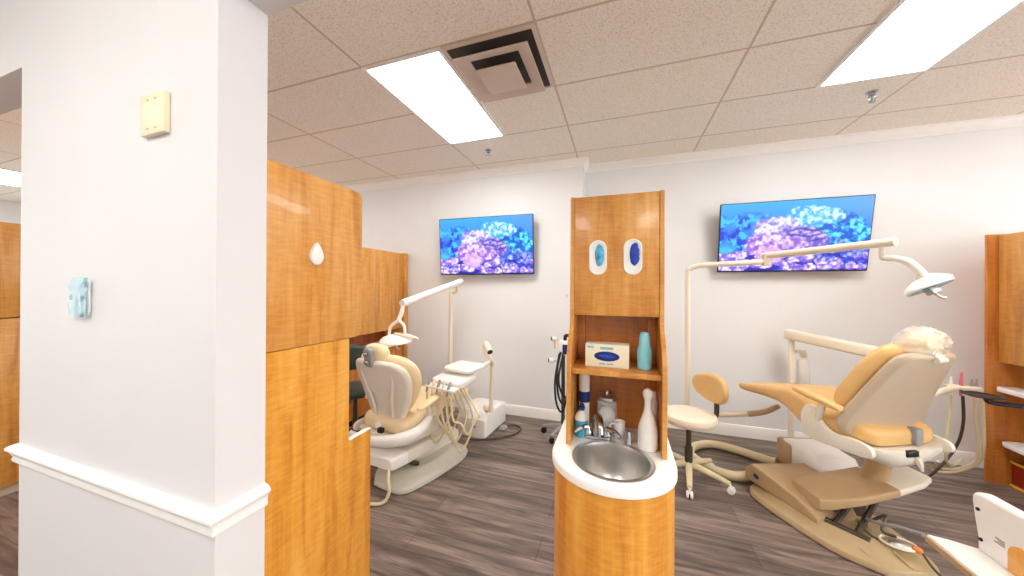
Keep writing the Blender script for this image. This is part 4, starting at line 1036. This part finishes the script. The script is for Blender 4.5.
# ------------------------------------------------------------------ wheeled monitor stand behind the sink cabinet
t = thing('monitor_stand', 'wheeled stand with black hoses behind the sink cabinet', 'monitor stand', (-.56, 3.40, 0))
ox, oy = -.56, 3.40
b = BM(); tube(b, [(ox, oy, .09), (ox, oy, 1.0)], .02, 14, smooth=False); obj('pole', b, 'dark_metal', t)
for k in range(5):
    a = math.radians(175) + 2 * PI * k / 5; d = Vector((math.cos(a), math.sin(a), 0)); o = Vector((ox, oy, 0))
    b = BM(); tube(b, [o + Vector((0, 0, .12)), o + d * .12 + Vector((0, 0, .105)), o + d * .22 + Vector((0, 0, .08))], [.024, .02, .014], 10, flat=.7); lg = obj('leg', b, 'grey', t)
    b = BM(); c = o + d * .21; tube(b, [c + Vector((-d.y, d.x, 0)) * -.012 + Vector((0, 0, .032)), c + Vector((-d.y, d.x, 0)) * .012 + Vector((0, 0, .032))], .03, 16, smooth=False); obj('caster', b, 'black', lg)
b = BM(); box(b, ox - .05, ox + .09, oy - .05, oy + .06, .86, 1.02, .015); hd = obj('flowmeter_head', b, 'white', t)
b = BM(); box(b, ox + .0, ox + .08, oy - .056, oy - .049, .88, .98, .003); tag(obj('dial_panel', b, 'dark_blue', hd), 'dark blue dial panel')
b = BM(); tube(b, [(ox + .02, oy - .02, 1.02), (ox + .03, oy - .03, 1.07), (ox + .08, oy - .04, 1.06), (ox + .1, oy - .05, .96)], .018, 10); obj('top_hose', b, 'black', t)
for z, q in ((1.03, -.10), (.80, -.13)):
    b = BM(); tube(b, [(ox - .02, oy, z - .02), (ox + q + .02, oy - .02, z)], .009, 8, smooth=False); ab = obj('side_arm', b, 'steel', t)
    b = BM(); tube(b, [(ox + q + .03, oy - .03, z), (ox + q - .015, oy - .045, z + .004)], .026, 16, smooth=False); k_ = obj('gas_outlet', b, 'white', ab)
    b = BM(); tube(b, [(ox + q - .014, oy - .046, z + .004), (ox + q - .022, oy - .049, z + .0045)], .02, 16, smooth=False); tag(obj('outlet_cap', b, 'black', ab), 'black cap')
b = BM(); tube(b, [(ox - .075, oy - .03, .93), (ox - .075, oy - .03, 1.015)], .022, 12, smooth=False); obj('canister', b, 'cream', t)
for pts in ([(ox - .02, oy - .05, .90), (ox - .05, oy - .09, .7), (ox - .03, oy - .1, .45), (ox + .03, oy - .08, .38), (ox + .07, oy - .06, .6)],
            [(ox + .01, oy - .05, .90), (ox - .03, oy - .1, .65), (ox + .0, oy - .11, .5), (ox + .06, oy - .09, .46), (ox + .09, oy - .06, .7)],
            [(ox - .035, oy - .04, .88), (ox - .07, oy - .09, .6), (ox - .05, oy - .11, .38), (ox + .01, oy - .1, .3), (ox + .06, oy - .07, .5)]):
    b = BM(); tube(b, pts, .011, 8); obj('black_hose', b, 'black', t)

# ------------------------------------------------------------------ white cart at the lower right corner
def white_cart():
    t = thing('white_cart', 'white cart with upright side panel and wood insert at the lower right', 'cart', (1.33, 1.5, 0))
    b = BM(); prism(b, [(1.19, 1.2), (1.3275, 1.2), (1.3275, 1.765), (1.26, 1.79), (1.205, 1.80)], 'z', .535, .56, .004); obj('worktop', b, 'white', t)
    b = BM(); prism(b, [(1.183, 1.2), (1.189, 1.2), (1.204, 1.80), (1.198, 1.80)], 'z', .53, .552); tag(obj('edge_strip', b, 'tan', t), 'tan edge strip')
    # upright panel, rounded at its far top corner
    pts = [(1.20, .40), (1.75, .40), (1.775, .50), (1.775, .60), (1.79, .68), (1.797, .73)]
    for k in range(7):
        a = PI / 2 * k / 6; pts.append((1.762 + .035 * math.cos(a), .745 + .03 * math.sin(a)))
    pts += [(1.5, .778), (1.2, .78)]
    b = BM(); prism(b, pts, 'x', 1.33, 1.375, .012, 3); pn = obj('side_panel', b, 'white', t)
    for y, z in ((1.768, .71), (1.757, .60)):
        b = BM(); tube(b, [(1.3305, y, z), (1.326, y, z)], .0065, 12, smooth=False); tag(obj('screw', b, 'black', pn), 'black screw')
    b = BM(); rows = ((1.692, .645, .03), (1.688, .637, .022), (1.694, .629, .034))
    for y, z, w in rows: box(b, 1.3285, 1.3302, y - w / 2, y + w / 2, z - .002, z + .002)
    tag(obj('small_print', b, 'grey', pn), 'faint grey small print')
    b = BM(); prism(b, [(1.49 + p[0], .53 + p[1]) for p in rrect(.34, .27, .04, 6)], 'x', 1.322, 1.3295, .002); tag(obj('wood_insert', b, 'wood_gold', pn), 'golden wood insert')
    b = BM(); box(b, 1.38, 1.58, 1.22, 1.68, .10, .594, .01); obj('body', b, 'white', t)
    for x in (1.40, 1.56):
        for y in (1.24, 1.66):
            b = BM(); tube(b, [(x - .012, y, .032), (x + .012, y, .032)], .031, 16, smooth=False); tube(b, [(x, y, .05), (x, y, .102)], .01, 8, smooth=False); obj('caster', b, 'grey', t)
white_cart()
b = BM(); tube(b, [(1.46, 2.62, .13), (1.38, 2.36, .26), (1.29, 2.08, .41), (1.215, 1.83, .535)], .009, 8, smooth=True)
tag(obj('grey_rod', b, 'grey'), 'thin grey rod between the raised chair and the white cart', 'rod')

# ------------------------------------------------------------------ light, world, camera
w = bpy.data.worlds.new('daylight'); SC.world = w; w.use_nodes = True
bg = w.node_tree.nodes['Background']; bg.inputs['Color'].default_value = (.96, .98, 1.0, 1); bg.inputs['Strength'].default_value = 3.0

cam = bpy.data.cameras.new('camera'); co = bpy.data.objects.new('camera', cam); COL.objects.link(co)
cam.sensor_fit = 'HORIZONTAL'; cam.sensor_width = 36.0; cam.lens = 36.0 * 321.962 / 1024.0
cam.clip_start = .02; cam.clip_end = 100
yaw, pit, rol = .322314, .0016154, .00514516
r = Vector((math.cos(yaw), math.sin(yaw), 0)); fw = Vector((-math.sin(yaw), math.cos(yaw), 0)); up = Vector((0, 0, 1))
F = fw * math.cos(pit) + up * math.sin(pit); u2 = up * math.cos(pit) - fw * math.sin(pit)
Rr = r * math.cos(rol) + u2 * math.sin(rol); Uu = u2 * math.cos(rol) - r * math.sin(rol)
mt = Matrix(((Rr.x, Uu.x, -F.x, 0), (Rr.y, Uu.y, -F.y, 0), (Rr.z, Uu.z, -F.z, EYE), (0, 0, 0, 1)))
co.matrix_world = mt
SC.camera = co
SC.view_settings.view_transform = 'Standard'; SC.view_settings.look = 'None'
SC.view_settings.gamma = 1.0; SC.view_settings.use_curve_mapping = False
SC.view_settings.exposure = 0.9
SC.cycles.use_denoising = True
SC.cycles.max_bounces = 10; SC.cycles.diffuse_bounces = 6; SC.cycles.transparent_max_bounces = 8
SC.cycles.sample_clamp_indirect = 6.0
